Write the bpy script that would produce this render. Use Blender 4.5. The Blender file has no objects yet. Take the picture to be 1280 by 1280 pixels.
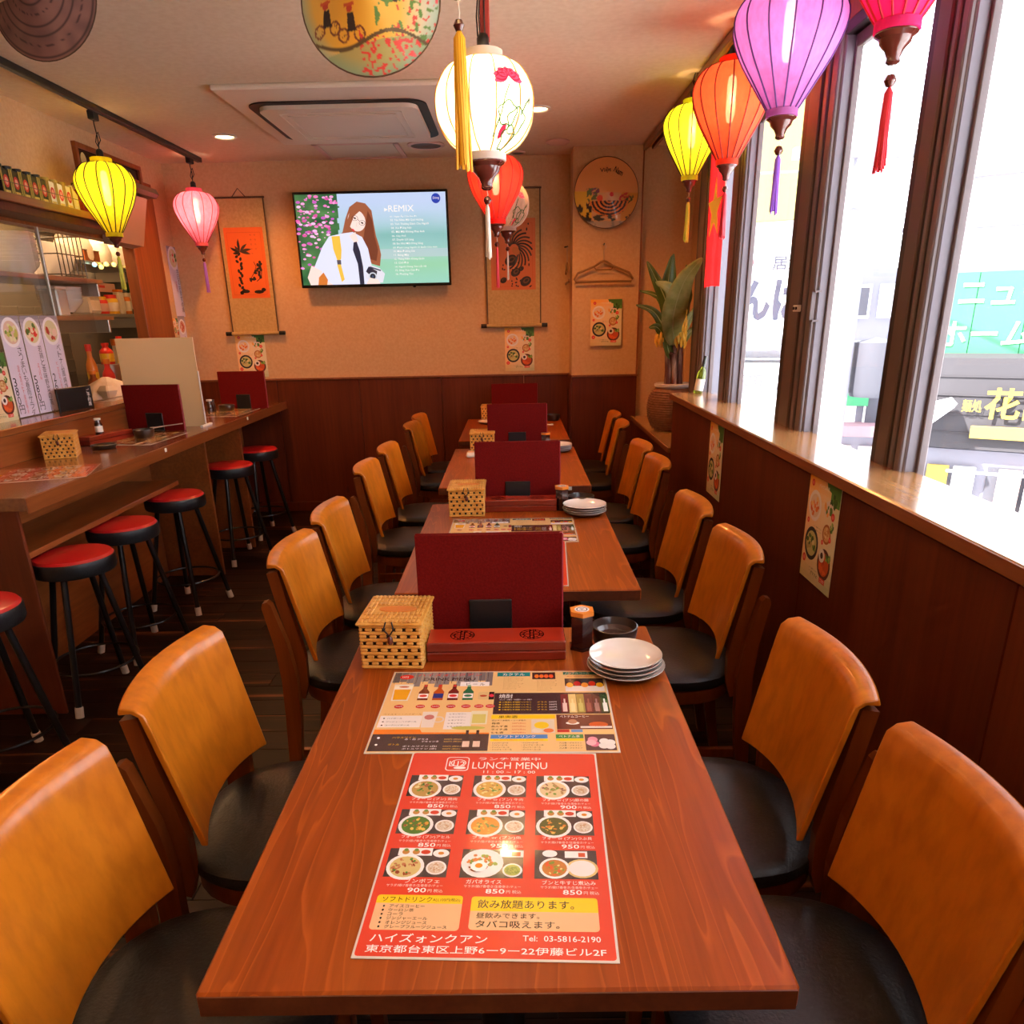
import bpy, bmesh, math, random
from math import sin, cos, pi, radians, sqrt, atan2
from mathutils import Vector, Matrix
random.seed(7)
SC = bpy.context.scene
C = SC.collection

# ------------------------------------------------------------------ camera, world, exposure
def lin(r, g, b):
    f = lambda c: (c/255/12.92) if c/255 <= .04045 else ((c/255+.055)/1.055)**2.4
    return (f(r), f(g), f(b))
cam_d = bpy.data.cameras.new('camera'); cam = bpy.data.objects.new('camera', cam_d); C.objects.link(cam)
F_PX = 937.4
cam_d.sensor_width = 36; cam_d.lens = 36*F_PX/1280
cam_d.shift_y = (736.4-640)/1280; cam_d.shift_x = (640-639)/1280
cam_d.clip_start = .02; cam_d.clip_end = 200
_p, _y, _r = .349, .010, -.021
_f = Vector((-sin(_y)*cos(_p), cos(_y)*cos(_p), -sin(_p))); _rt = Vector((cos(_y), sin(_y), 0)); _up = _rt.cross(_f)
_a = cos(_r)*_rt+sin(_r)*_up; _b = cos(_r)*_up-sin(_r)*_rt
cam.matrix_world = Matrix(((_a.x, _b.x, -_f.x, .013), (_a.y, _b.y, -_f.y, -.65), (_a.z, _b.z, -_f.z, 1.379), (0, 0, 0, 1)))
SC.camera = cam
SC.view_settings.view_transform = 'Standard'; SC.view_settings.look = 'None'
SC.view_settings.gamma = 1; SC.view_settings.use_curve_mapping = False
SC.view_settings.exposure = 0.0
world = bpy.data.worlds.new('sky'); SC.world = world; world.use_nodes = True
wn = world.node_tree.nodes; wn['Background'].inputs[0].default_value = (.90, .93, 1.0, 1); wn['Background'].inputs[1].default_value = 5.6
sun_d = bpy.data.lights.new('sun', 'SUN'); sun_d.energy = 26.0; sun_d.angle = radians(1); sun_d.color = (1, .95, .88)
sun = bpy.data.objects.new('sun', sun_d); sun.rotation_euler = (radians(12), radians(-38), 0); C.objects.link(sun)
def area(name, loc, size, power, col, rot=(0, 0, 0), sizey=None):
    d = bpy.data.lights.new(name, 'AREA'); d.energy = power; d.color = col; d.size = size
    if sizey: d.shape = 'RECTANGLE'; d.size_y = sizey
    o = bpy.data.objects.new(name, d); o.location = loc; o.rotation_euler = rot; C.objects.link(o); return o
def point(name, loc, power, col, radius=.02, parent=None):
    d = bpy.data.lights.new(name, 'POINT'); d.energy = power; d.color = col; d.shadow_soft_size = radius
    o = bpy.data.objects.new(name, d); o.location = loc; o.parent = parent; C.objects.link(o); return o
def spot(name, loc, power, col, angle=120, parent=None, radius=.04):
    d = bpy.data.lights.new(name, 'SPOT'); d.energy = power; d.color = col; d.spot_size = radians(angle); d.spot_blend = .6; d.shadow_soft_size = radius
    o = bpy.data.objects.new(name, d); o.location = loc; o.parent = parent; C.objects.link(o); return o
WARM = (1, .37, .085)
LANTERN_W = 2.6

# ------------------------------------------------------------------ materials
MATS = {}
def principled(name, col, rough=.5, metal=0, coat=0, spec=.5, emis=None, estr=0, trans=0, ior=1.45, coat_rough=.1):
    m = bpy.data.materials.new(name); m.use_nodes = True; b = m.node_tree.nodes['Principled BSDF']
    b.inputs['Base Color'].default_value = (*col, 1); b.inputs['Roughness'].default_value = rough; b.inputs['Metallic'].default_value = metal
    b.inputs['Coat Weight'].default_value = coat; b.inputs['Coat Roughness'].default_value = coat_rough; b.inputs['Specular IOR Level'].default_value = spec
    b.inputs['Transmission Weight'].default_value = trans; b.inputs['IOR'].default_value = ior
    if emis: b.inputs['Emission Color'].default_value = (*emis, 1); b.inputs['Emission Strength'].default_value = estr
    MATS[name] = m; return m
def nodes(m): return m.node_tree.nodes, m.node_tree.links, m.node_tree.nodes['Principled BSDF']
def ramp(N, stops):
    r = N.new('ShaderNodeValToRGB'); e = r.color_ramp.elements
    while len(e) < len(stops): e.new(.5)
    for i, (p, c) in enumerate(stops): e[i].position = p; e[i].color = (*c, 1)
    return r
def mottle(m, c1, c2, scale=(1, 1, 1), noise=5, detail=6, bump=0, dist=0, lo=.35, hi=.65, rough=None, obj_rand=0):
    N, L, b = nodes(m)
    tc = N.new('ShaderNodeTexCoord'); mp = N.new('ShaderNodeMapping'); mp.inputs['Scale'].default_value = scale; L.new(tc.outputs['Object'], mp.inputs['Vector'])
    if obj_rand:
        oi = N.new('ShaderNodeObjectInfo'); mu = N.new('ShaderNodeMath'); mu.operation = 'MULTIPLY'; mu.inputs[1].default_value = obj_rand
        L.new(oi.outputs['Random'], mu.inputs[0]); cm = N.new('ShaderNodeCombineXYZ'); L.new(mu.outputs[0], cm.inputs[0]); L.new(mu.outputs[0], cm.inputs[1]); L.new(mu.outputs[0], cm.inputs[2]); L.new(cm.outputs[0], mp.inputs['Location'])
    n = N.new('ShaderNodeTexNoise'); n.inputs['Scale'].default_value = noise; n.inputs['Detail'].default_value = detail; n.inputs['Distortion'].default_value = dist; L.new(mp.outputs[0], n.inputs['Vector'])
    r = ramp(N, [(lo, c1), (hi, c2)]); L.new(n.outputs['Fac'], r.inputs[0]); L.new(r.outputs[0], b.inputs['Base Color'])
    if bump:
        bp = N.new('ShaderNodeBump'); bp.inputs['Strength'].default_value = bump; bp.inputs['Distance'].default_value = .002; L.new(n.outputs['Fac'], bp.inputs['Height']); L.new(bp.outputs[0], b.inputs['Normal'])
    return m
def grain(name, c1, c2, c3, axis='x', rough=.35, coat=.3, bump=.15, freq=14, knots=False, obj_rand=0, coat_rough=.15, stretch=.05, wave=None, lo=.30, hi=.70):
    """wood: streaks running along one object axis"""
    m = principled(name, c1, rough, coat=coat, coat_rough=coat_rough); N, L, b = nodes(m)
    tc = N.new('ShaderNodeTexCoord'); mp = N.new('ShaderNodeMapping')
    s = {'x': (stretch, 1, 1), 'y': (1, stretch, 1), 'z': (1, 1, stretch)}[axis]; mp.inputs['Scale'].default_value = s; L.new(tc.outputs['Object'], mp.inputs['Vector'])
    if obj_rand:
        oi = N.new('ShaderNodeObjectInfo'); mu = N.new('ShaderNodeMath'); mu.operation = 'MULTIPLY'; mu.inputs[1].default_value = obj_rand
        L.new(oi.outputs['Random'], mu.inputs[0]); cm = N.new('ShaderNodeCombineXYZ'); [L.new(mu.outputs[0], cm.inputs[i]) for i in range(3)]; L.new(cm.outputs[0], mp.inputs['Location'])
    n1 = N.new('ShaderNodeTexNoise'); n1.inputs['Scale'].default_value = freq; n1.inputs['Detail'].default_value = 8; n1.inputs['Roughness'].default_value = .65; n1.inputs['Distortion'].default_value = .3; L.new(mp.outputs[0], n1.inputs['Vector'])
    n2 = N.new('ShaderNodeTexNoise'); n2.inputs['Scale'].default_value = freq*8; n2.inputs['Detail'].default_value = 4; L.new(mp.outputs[0], n2.inputs['Vector'])
    r = ramp(N, [(lo, c2), ((lo+hi)/2, c1), (hi, c3)]); L.new(n1.outputs['Fac'], r.inputs[0])
    mx = N.new('ShaderNodeMix'); mx.data_type = 'RGBA'; mx.blend_type = 'MULTIPLY'; mx.inputs[0].default_value = .45
    r2 = ramp(N, [(.35, (.55, .5, .45)), (.6, (1, 1, 1))]); L.new(n2.outputs['Fac'], r2.inputs[0]); L.new(r.outputs[0], mx.inputs[6]); L.new(r2.outputs[0], mx.inputs[7])
    out = mx.outputs[2]
    if wave:    # pale flame lines of flat-sawn timber
        mw = N.new('ShaderNodeMapping'); mw.inputs['Scale'].default_value = {'x': (.10, 1, 1), 'y': (1, .10, 1), 'z': (1, 1, .10)}[axis]; L.new(tc.outputs['Object'], mw.inputs['Vector'])
        nw = N.new('ShaderNodeTexNoise'); nw.inputs['Scale'].default_value = 5.5; nw.inputs['Detail'].default_value = 3; nw.inputs['Distortion'].default_value = .4; L.new(mw.outputs[0], nw.inputs['Vector'])
        mm = N.new('ShaderNodeMath'); mm.operation = 'MULTIPLY'; mm.inputs[1].default_value = 26; L.new(nw.outputs['Fac'], mm.inputs[0]); fr = N.new('ShaderNodeMath'); fr.operation = 'FRACT'; L.new(mm.outputs[0], fr.inputs[0])
        rw = ramp(N, [(0, (0, 0, 0)), (.78, (.15, .15, .15)), (.95, (1, 1, 1)), (1, (0, 0, 0))]); L.new(fr.outputs[0], rw.inputs[0])
        mf = N.new('ShaderNodeMath'); mf.operation = 'MULTIPLY'; mf.inputs[1].default_value = .55; L.new(rw.outputs[0], mf.inputs[0])
        m4 = N.new('ShaderNodeMix'); m4.data_type = 'RGBA'; L.new(mf.outputs[0], m4.inputs[0]); L.new(out, m4.inputs[6]); m4.inputs[7].default_value = (*wave, 1); out = m4.outputs[2]
    if knots:
        v = N.new('ShaderNodeTexVoronoi'); v.inputs['Scale'].default_value = 3.3
        mk = N.new('ShaderNodeMapping'); mk.inputs['Scale'].default_value = {'x': (.55, 1, 1), 'y': (1, .55, 1), 'z': (1, 1, .45)}[axis]; L.new(tc.outputs['Object'], mk.inputs['Vector']); L.new(mk.outputs[0], v.inputs['Vector'])
        rk = ramp(N, [(.02, (.10, .07, .05)), (.055, (1, 1, 1))]); L.new(v.outputs['Distance'], rk.inputs[0])
        m2 = N.new('ShaderNodeMix'); m2.data_type = 'RGBA'; m2.blend_type = 'MULTIPLY'; m2.inputs[0].default_value = .8; L.new(out, m2.inputs[6]); L.new(rk.outputs[0], m2.inputs[7]); out = m2.outputs[2]
    L.new(out, b.inputs['Base Color'])
    if bump:
        bp = N.new('ShaderNodeBump'); bp.inputs['Strength'].default_value = bump; bp.inputs['Distance'].default_value = .001; L.new(n2.outputs['Fac'], bp.inputs['Height']); L.new(bp.outputs[0], b.inputs['Normal'])
    return m
grain('table_wood', (.29, .050, .004), (.22, .034, .003), (.35, .072, .006), 'y', .33, .10, .25, 9, knots=True, coat_rough=.14, stretch=.06, wave=(.50, .11, .010))
grain('table_edge', (.10, .022, .006), (.07, .015, .004), (.14, .035, .009), 'y', .4, .2, .1, 12)
grain('chair_wood', (.56, .158, .007), (.51, .132, .005), (.62, .188, .010), 'z', .32, .3, .0, 5, stretch=.35, obj_rand=7)
grain('chair_dark', (.17, .034, .004), (.12, .022, .003), (.22, .046, .006), 'z', .35, .3, 0, 8, obj_rand=7)
grain('panel_wood', (.120, .021, .005), (.092, .015, .004), (.150, .029, .008), 'z', .48, .05, .1, 7, knots=True, obj_rand=5)
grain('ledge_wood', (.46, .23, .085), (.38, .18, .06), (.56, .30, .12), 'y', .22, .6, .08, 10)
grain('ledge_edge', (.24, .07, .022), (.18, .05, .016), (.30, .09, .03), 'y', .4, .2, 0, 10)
grain('counter_wood', (.21, .062, .017), (.15, .042, .012), (.27, .085, .024), 'y', .2, .6, .05, 8)
grain('counter_face', (.27, .072, .016), (.21, .052, .011), (.33, .095, .022), 'y', .35, .3, .05, 8)
grain('floor_wood', (.018, .0055, .0025), (.008, .0026, .0014), (.30, .095, .035), 'x', .5, .0, .15, 22, obj_rand=9, coat_rough=.3, stretch=.035, lo=.42, hi=.74)
grain('door_wood', (.27, .072, .016), (.22, .056, .012), (.32, .092, .021), 'z', .45, .1, 0, 6)
grain('red_lacquer', (.22, .018, .007), (.17, .013, .006), (.27, .025, .009), 'x', .25, .5, .02, 10)
mottle(principled('wall_cream', (.60, .36, .18), .85), (.59, .35, .17), (.64, .40, .21), noise=60, detail=8, bump=.35)
mottle(principled('ceiling_cream', (.66, .54, .41), .9), (.72, .54, .36), (.77, .60, .42), noise=40, detail=8, bump=.25)
principled('vinyl_black', (.012, .012, .014), .36, coat=.10, coat_rough=.2, spec=.42)
mottle(MATS['vinyl_black'], (.010, .010, .012), (.016, .016, .018), noise=180, detail=3, bump=.5)
principled('vinyl_red', (.48, .010, .012), .38, coat=.3)
principled('black_metal', (.010, .010, .011), .3, metal=.2, coat=.3)
principled('chrome', (.55, .55, .58), .18, metal=1)
principled('rubber_cream', (.62, .52, .42), .6)
principled('black_plastic', (.008, .008, .009), .38)
principled('bronze', (.10, .060, .048), .5, coat=.15, coat_rough=.3)
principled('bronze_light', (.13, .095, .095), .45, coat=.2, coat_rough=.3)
principled('bronze_dark', (.018, .013, .013), .4, metal=.3)
principled('white_plastic', (.75, .70, .62), .4)
principled('cream_plastic', (.72, .60, .46), .45)
principled('dark_lacquer', (.035, .010, .008), .12, coat=.8)
principled('plate_glaze', (.74, .66, .58), .16, coat=.6); mottle(MATS['plate_glaze'], (.70, .60, .50), (.80, .74, .68), noise=7)
principled('plate_side', (.16, .12, .10), .35)
principled('bowl_black', (.035, .018, .013), .28, coat=.4); principled('bowl_inner', (.07, .033, .024), .2, coat=.5)
principled('burgundy', (.14, .004, .003), .6, spec=.2); mottle(MATS['burgundy'], (.115, .0035, .003), (.15, .005, .004), noise=220, detail=4, bump=.3)
principled('burgundy_edge', (.30, .02, .03), .4)
principled('paper', (.80, .74, .62), .6)
principled('laminate', (.70, .62, .52), .10, coat=1, coat_rough=.04)
principled('cord_black', (.01, .008, .008), .6)
principled('cord_red', (.25, .02, .015), .6)
principled('tv_black', (.006, .006, .008), .2, coat=.5)
principled('scroll_silk', (.50, .32, .11), .6); mottle(MATS['scroll_silk'], (.46, .29, .10), (.55, .36, .14), noise=60, bump=.2)
principled('scroll_dark', (.09, .045, .02), .5)
principled('scroll_paper', (.72, .22, .06), .7)
principled('hanger_brown', (.26, .13, .045), .5)
principled('leaf', (.075, .15, .035), .35, coat=.2); mottle(MATS['leaf'], (.055, .10, .018), (.14, .20, .04), (1, 1, .3), noise=20)
principled('leaf_pale', (.22, .32, .12), .35, coat=.2); mottle(MATS['leaf_pale'], (.22, .30, .07), (.45, .50, .20), noise=14)
principled('leaf_rib', (.45, .52, .25), .4)
principled('stem_brown', (.17, .06, .035), .6); mottle(MATS['stem_brown'], (.14, .04, .025), (.62, .42, .30), (1, 1, .18), noise=30, lo=.5, hi=.72)
principled('banana_yellow', (.85, .42, .03), .4); mottle(MATS['banana_yellow'], (.85, .50, .05), (.80, .22, .02), noise=12, lo=.45, hi=.75)
principled('basket_clay', (.21, .095, .05), .55); mottle(MATS['basket_clay'], (.20, .065, .025), (.29, .11, .045), noise=40, bump=.5)
principled('plaster_rim', (.62, .52, .46), .7)
principled('bamboo', (.70, .34, .06), .35, coat=.3); mottle(MATS['bamboo'], (.62, .27, .04), (.78, .41, .09), (1, 1, 1), noise=40)
principled('bamboo_dark', (.018, .010, .007), .6)
principled('wood_bead', (.12, .022, .014), .18, coat=.7)
principled('gold_thread', (.92, .42, .012), .55); principled('red_thread', (.72, .02, .035), .55); principled('purple_thread', (.28, .10, .60), .55)
principled('cream_thread', (.82, .70, .55), .55); principled('yellow_thread', (.68, .66, .06), .55); principled('dark_purple_thread', (.12, .04, .22), .55)
principled('acrylic', (.86, .56, .28), .30, coat=.4)
principled('duct_brown', (.26, .15, .11), .4); principled('lacquer_lit_top', (.42, .030, .010), .22, coat=.5); principled('hood_grey', (.11, .08, .06), .35, metal=.3)
principled('steel', (.45, .42, .38), .3, metal=.9)
principled('tile_grey', (.16, .14, .12), .5)
principled('kitchen_dark', (.05, .04, .035), .6)
principled('bowl_white', (.78, .76, .72), .25, coat=.4)
principled('cloth_bag', (.82, .76, .66), .7); mottle(MATS['cloth_bag'], (.75, .68, .56), (.85, .80, .72), noise=20, bump=.4)
principled('jar_clear', (.80, .76, .66), .12, trans=.35, coat=.4)
principled('green_glass', (.01, .05, .02), .08, coat=.8)
principled('wine_glass_green', (.30, .38, .02), .05, trans=.75, coat=.5)
principled('foil_dark', (.03, .035, .03), .35, coat=.4)
principled('red_plastic', (.70, .03, .02), .35, coat=.3); principled('orange_plastic', (.75, .22, .02), .35, coat=.3); principled('yellow_plastic', (.80, .50, .03), .35, coat=.3)
principled('flag_red', (.78, .012, .012), .7); principled('flag_yellow', (.90, .72, .10), .7)
principled('facade_white', (.86, .88, .92), .8); principled('facade_grey', (.09, .09, .11), .7); principled('facade_green', (.05, .27, .12), .7); principled('facade_lilac', (.24, .235, .28), .8)
principled('awning_grey', (.05, .046, .052), .8); principled('gold_sign', (.50, .34, .06), .6); principled('sign_ink', (.24, .24, .30), .7); principled('sign_pink', (.30, .18, .20), .7); principled('sign_white', (.92, .94, .96), .8)
principled('street', (.72, .71, .70), .9); principled('roof_dark', (.05, .045, .05), .8)
principled('smoke_pink', (.70, .45, .38), .5)
principled('lamp_glow', (1, .8, .5), .5, emis=(1, .72, .38), estr=14)
principled('fairy_yellow', (1, .8, .2), .5, emis=(1, .75, .2), estr=2.2); principled('fairy_blue', (.3, .7, 1), .5, emis=(.35, .75, .8), estr=1.6)
# print: flat colours kept per corner, one glossy and one matt
def printmat(name, rough, coat, emis=0, coat_rough=.06, bump=0):
    m = principled(name, (1, 1, 1), rough, coat=coat, coat_rough=coat_rough); N, L, b = nodes(m)
    a = N.new('ShaderNodeVertexColor'); a.layer_name = 'Col'; L.new(a.outputs[0], b.inputs['Base Color'])
    if emis: L.new(a.outputs[0], b.inputs['Emission Color']); b.inputs['Emission Strength'].default_value = emis; b.inputs['Base Color'].default_value = (0, 0, 0, 1); L.remove(b.inputs['Base Color'].links[0])
    if bump:
        tc = N.new('ShaderNodeTexCoord'); n = N.new('ShaderNodeTexNoise'); n.inputs['Scale'].default_value = 9; n.inputs['Detail'].default_value = 2; L.new(tc.outputs['Object'], n.inputs['Vector'])
        bp = N.new('ShaderNodeBump'); bp.inputs['Strength'].default_value = bump; bp.inputs['Distance'].default_value = .004; L.new(n.outputs['Fac'], bp.inputs['Height']); L.new(bp.outputs[0], b.inputs['Coat Normal']); L.new(bp.outputs[0], b.inputs['Normal'])
    return m
printmat('print_matt', .6, .1); printmat('print_gloss', .25, 1.0, coat_rough=.05, bump=.25); printmat('screen', .3, .4, emis=1.15); printmat('hat_paint', .4, .3)
# glass: mostly see-through, mirror-like at grazing angles
def glassmat(name, tint=(1, 1, 1), f=.12, ior=1.5):
    m = bpy.data.materials.new(name); m.use_nodes = True; N = m.node_tree.nodes; L = m.node_tree.links; N.remove(N['Principled BSDF'])
    t = N.new('ShaderNodeBsdfTransparent'); t.inputs[0].default_value = (*tint, 1); g = N.new('ShaderNodeBsdfGlossy'); g.inputs['Roughness'].default_value = .02
    lw = N.new('ShaderNodeLayerWeight'); lw.inputs[0].default_value = .5; pw = N.new('ShaderNodeMath'); pw.operation = 'POWER'; pw.inputs[1].default_value = 5; L.new(lw.outputs['Facing'], pw.inputs[0])
    fr = N.new('ShaderNodeMath'); fr.operation = 'MULTIPLY_ADD'; fr.inputs[1].default_value = .9*f/.12; fr.inputs[2].default_value = .02*f/.12; fr.use_clamp = True; L.new(pw.outputs[0], fr.inputs[0]); mx = N.new('ShaderNodeMixShader'); L.new(fr.outputs[0], mx.inputs[0]); L.new(t.outputs[0], mx.inputs[1]); L.new(g.outputs[0], mx.inputs[2])
    L.new(mx.outputs[0], N['Material Output'].inputs[0]); MATS[name] = m; return m
glassmat('window_glass', (.985, .99, 1), f=.06); glassmat('cabinet_glass', (.95, .93, .91), f=.08)
# lantern silk: thin cloth that lets the bulb inside shine through
def silk(name, col, glow=.0):
    m = principled(name, col, .7); N, L, b = nodes(m)
    t = N.new('ShaderNodeBsdfTranslucent'); t.inputs[0].default_value = (*col, 1); mx = N.new('ShaderNodeMixShader'); mx.inputs[0].default_value = .62
    tc = N.new('ShaderNodeTexCoord'); n = N.new('ShaderNodeTexNoise'); n.inputs['Scale'].default_value = 55; n.inputs['Detail'].default_value = 5
    mp = N.new('ShaderNodeMapping'); mp.inputs['Scale'].default_value = (1, 1, .6); L.new(tc.outputs['Object'], mp.inputs[0]); L.new(mp.outputs[0], n.inputs['Vector'])
    r = ramp(N, [(.3, tuple(c*.82 for c in col)), (.7, tuple(min(1, c*1.08) for c in col))]); L.new(n.outputs['Fac'], r.inputs[0]); L.new(r.outputs[0], b.inputs['Base Color']); L.new(r.outputs[0], t.inputs[0])
    L.new(b.outputs[0], mx.inputs[1]); L.new(t.outputs[0], mx.inputs[2])
    tr_ = N.new('ShaderNodeBsdfTransparent'); tr_.inputs[0].default_value = (*[min(1, .5+c*.5) for c in col], 1); m2 = N.new('ShaderNodeMixShader'); m2.inputs[0].default_value = .10; L.new(mx.outputs[0], m2.inputs[1]); L.new(tr_.outputs[0], m2.inputs[2]); L.new(m2.outputs[0], N['Material Output'].inputs[0]); return m
silk('silk_yellow', (.92, .86, .03)); silk('silk_lime', (.80, .88, .04)); silk('silk_pink', (.95, .25, .38)); silk('silk_red', (.92, .035, .02)); silk('silk_orange', (.93, .10, .035))
silk('silk_purple', (.66, .22, .58)); silk('silk_magenta', (.86, .03, .25)); silk('silk_white', (.94, .86, .68)); silk('silk_grey', (.66, .55, .47)); silk('silk_gold', (.92, .6, .1))

for k_, v_ in (('floor_wood', .22), ('panel_wood', .3), ('table_wood', .3), ('burgundy', .1), ('chair_wood', .4), ('chair_dark', .3), ('door_wood', .3)): MATS[k_].node_tree.nodes['Principled BSDF'].inputs['Specular IOR Level'].default_value = v_

# ------------------------------------------------------------------ mesh helpers
class MB:
    def __init__(s): s.v = []; s.f = []; s.m = []; s.mats = []; s.smooth = []
    def mi(s, mat):
        if mat not in s.mats: s.mats.append(mat)
        return s.mats.index(mat)
    def add(s, vs, fs, mat, smooth=False, M=None):
        o = len(s.v); k = s.mi(mat)
        s.v += [tuple(M @ Vector(p)) for p in vs] if M else [tuple(p) for p in vs]
        for f in fs: s.f.append(tuple(i+o for i in f)); s.m.append(k); s.smooth.append(smooth)
        return s
    def box(s, c, d, mat, bev=0, M=None):
        x, y, z = c; a, b, h = d[0]/2, d[1]/2, d[2]/2
        if bev <= 0:
            vs = [(x+i*a, y+j*b, z+k*h) for k in (-1, 1) for j in (-1, 1) for i in (-1, 1)]
            return s.add(vs, [(0, 2, 3, 1), (4, 5, 7, 6), (0, 1, 5, 4), (1, 3, 7, 5), (3, 2, 6, 7), (2, 0, 4, 6)], mat, M=M)
        e = min(bev, a*.95, b*.95, h*.95); vs = []; idx = {}
        for i in (-1, 1):
            for j in (-1, 1):
                for k in (-1, 1):
                    for q, (da, db, dh) in enumerate(((0, e, e), (e, 0, e), (e, e, 0))):
                        idx[i, j, k, q] = len(vs); vs.append((x+i*(a-da), y+j*(b-db), z+k*(h-dh)))
        fs = []
        for i in (-1, 1): fs.append([idx[i, j, k, 0] for j, k in ((-1, -1), (1, -1), (1, 1), (-1, 1))][::i])
        for j in (-1, 1): fs.append([idx[i, j, k, 1] for i, k in ((-1, -1), (-1, 1), (1, 1), (1, -1))][::j])
        for k in (-1, 1): fs.append([idx[i, j, k, 2] for i, j in ((-1, -1), (1, -1), (1, 1), (-1, 1))][::k])
        for i in (-1, 1):
            for j in (-1, 1): fs.append([idx[i, j, -1, 0], idx[i, j, 1, 0], idx[i, j, 1, 1], idx[i, j, -1, 1]][::-i*j])
            for k in (-1, 1): fs.append([idx[i, -1, k, 0], idx[i, 1, k, 0], idx[i, 1, k, 2], idx[i, -1, k, 2]][::i*k])
        for j in (-1, 1):
            for k in (-1, 1): fs.append([idx[-1, j, k, 1], idx[1, j, k, 1], idx[1, j, k, 2], idx[-1, j, k, 2]][::-j*k])
        for i in (-1, 1):
            for j in (-1, 1):
                for k in (-1, 1): fs.append([idx[i, j, k, 0], idx[i, j, k, 1], idx[i, j, k, 2]][::i*j*k])
        return s.add(vs, [tuple(f) for f in fs], mat, M=M)
    def lathe(s, prof, mat, n=32, c=(0, 0, 0), smooth=True, M=None, wob=None, cap=True):
        vs = []; fs = []
        for r, z in prof:
            for k in range(n):
                a = 2*pi*k/n; q = r*(wob(a) if wob else 1); vs.append((c[0]+q*cos(a), c[1]+q*sin(a), c[2]+z))
        for i in range(len(prof)-1):
            for k in range(n): fs.append((i*n+k, i*n+(k+1) % n, (i+1)*n+(k+1) % n, (i+1)*n+k))
        if cap:
            if prof[0][0] > 1e-5: fs.append(tuple(range(n))[::-1])
            if prof[-1][0] > 1e-5: fs.append(tuple((len(prof)-1)*n+k for k in range(n)))
        return s.add(vs, fs, mat, smooth, M=M)
    def tube(s, pts, r, mat, n=8, closed=False, smooth=True, M=None):
        P = [Vector(p) for p in pts]; vs = []; fs = []; m = len(P); up = None
        rr = r if isinstance(r, (list, tuple)) else [r]*m
        for i, p in enumerate(P):
            t = (P[(i+1) % m]-P[i-1]) if closed else (P[min(i+1, m-1)]-P[max(i-1, 0)])
            if t.length < 1e-9: t = Vector((0, 0, 1))
            t.normalize()
            if up is None: up = Vector((0, 0, 1)) if abs(t.z) < .9 else Vector((1, 0, 0))
            u = t.cross(up); 
            if u.length < 1e-4: u = t.cross(Vector((1, 0, 0)))
            u.normalize(); w = u.cross(t); up = w
            for k in range(n): a = 2*pi*k/n; vs.append(p+u*(rr[i]*cos(a))+w*(rr[i]*sin(a)))
        q = m if closed else m-1
        for i in range(q):
            for k in range(n): j = (i+1) % m; fs.append((i*n+k, i*n+(k+1) % n, j*n+(k+1) % n, j*n+k))
        if not closed: fs.append(tuple(range(n))[::-1]); fs.append(tuple((m-1)*n+k for k in range(n)))
        return s.add(vs, fs, mat, smooth, M=M)
    def bar(s, path, w, d, mat, M=None):
        """rectangular bar along a path in the x-z plane of a chair side, width w along y, depth d"""
        vs = []; fs = []; m = len(path)
        for i, (x, y, z) in enumerate(path):
            a = path[max(i-1, 0)]; b = path[min(i+1, m-1)]; t = Vector((b[0]-a[0], 0, b[2]-a[2])).normalized(); nrm = Vector((t.z, 0, -t.x))
            dd = d[i] if isinstance(d, (list, tuple)) else d
            for sx, sy in ((-1, -1), (1, -1), (1, 1), (-1, 1)): vs.append((x+nrm.x*sx*dd/2, y+sy*w/2, z+nrm.z*sx*dd/2))
        for i in range(m-1):
            for k in range(4): fs.append((i*4+k, i*4+(k+1) % 4, i*4+4+(k+1) % 4, i*4+4+k))
        fs.append((3, 2, 1, 0)); fs.append(tuple((m-1)*4+k for k in range(4)))
        return s.add(vs, fs, mat, M=M)
    def grid(s, fn, nu, nv, mat, smooth=True, M=None, double=0):
        vs = [fn(i/nu, j/nv) for j in range(nv+1) for i in range(nu+1)]
        fs = [(j*(nu+1)+i, j*(nu+1)+i+1, (j+1)*(nu+1)+i+1, (j+1)*(nu+1)+i) for j in range(nv) for i in range(nu)]
        return s.add(vs, fs, mat, smooth, M=M)
    def prism(s, pts, axis, lo, hi, mat, M=None):
        """extrude a 2D outline along an axis; outline given in the other two axes"""
        n = len(pts)
        def P(a, b, t): return {'x': (t, a, b), 'y': (a, t, b), 'z': (a, b, t)}[axis]
        vs = [P(a, b, lo) for a, b in pts]+[P(a, b, hi) for a, b in pts]
        fs = [tuple(range(n))[::-1], tuple(range(n, 2*n))]+[(i, (i+1) % n, n+(i+1) % n, n+i) for i in range(n)]
        return s.add(vs, fs, mat, M=M)
    def mesh(s, name):
        me = bpy.data.meshes.new(name); me.from_pydata(s.v, [], s.f)
        for m in s.mats: me.materials.append(MATS[m])
        me.polygons.foreach_set('material_index', s.m); me.polygons.foreach_set('use_smooth', s.smooth)
        if any(s.smooth):
            bm = bmesh.new(); bm.from_mesh(me)
            for e in bm.edges:
                if len(e.link_faces) == 2 and e.link_faces[0].normal.angle(e.link_faces[1].normal, 0) > radians(38): e.smooth = False
            bm.to_mesh(me); bm.free()
        me.update(); return me
    def build(s, name, parent=None, loc=(0, 0, 0), rotz=0, label=None):
        o = bpy.data.objects.new(name, s.mesh(name)); C.objects.link(o); o.parent = parent; o.location = loc; o.rotation_euler = (0, 0, rotz)
        if label: o['label'] = label
        return o
def tag(o, label, cat, group=None):
    o['label'] = label; o['category'] = cat
    if group: o['group'] = group
    return o
def thing(name, label, cat, loc=(0, 0, 0), rotz=0, group=None, rot=None):
    o = bpy.data.objects.new(name, None); C.objects.link(o); o.location = loc; o.rotation_euler = rot or (0, 0, rotz); o.empty_display_size = .05
    return tag(o, label, cat, group)
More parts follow.
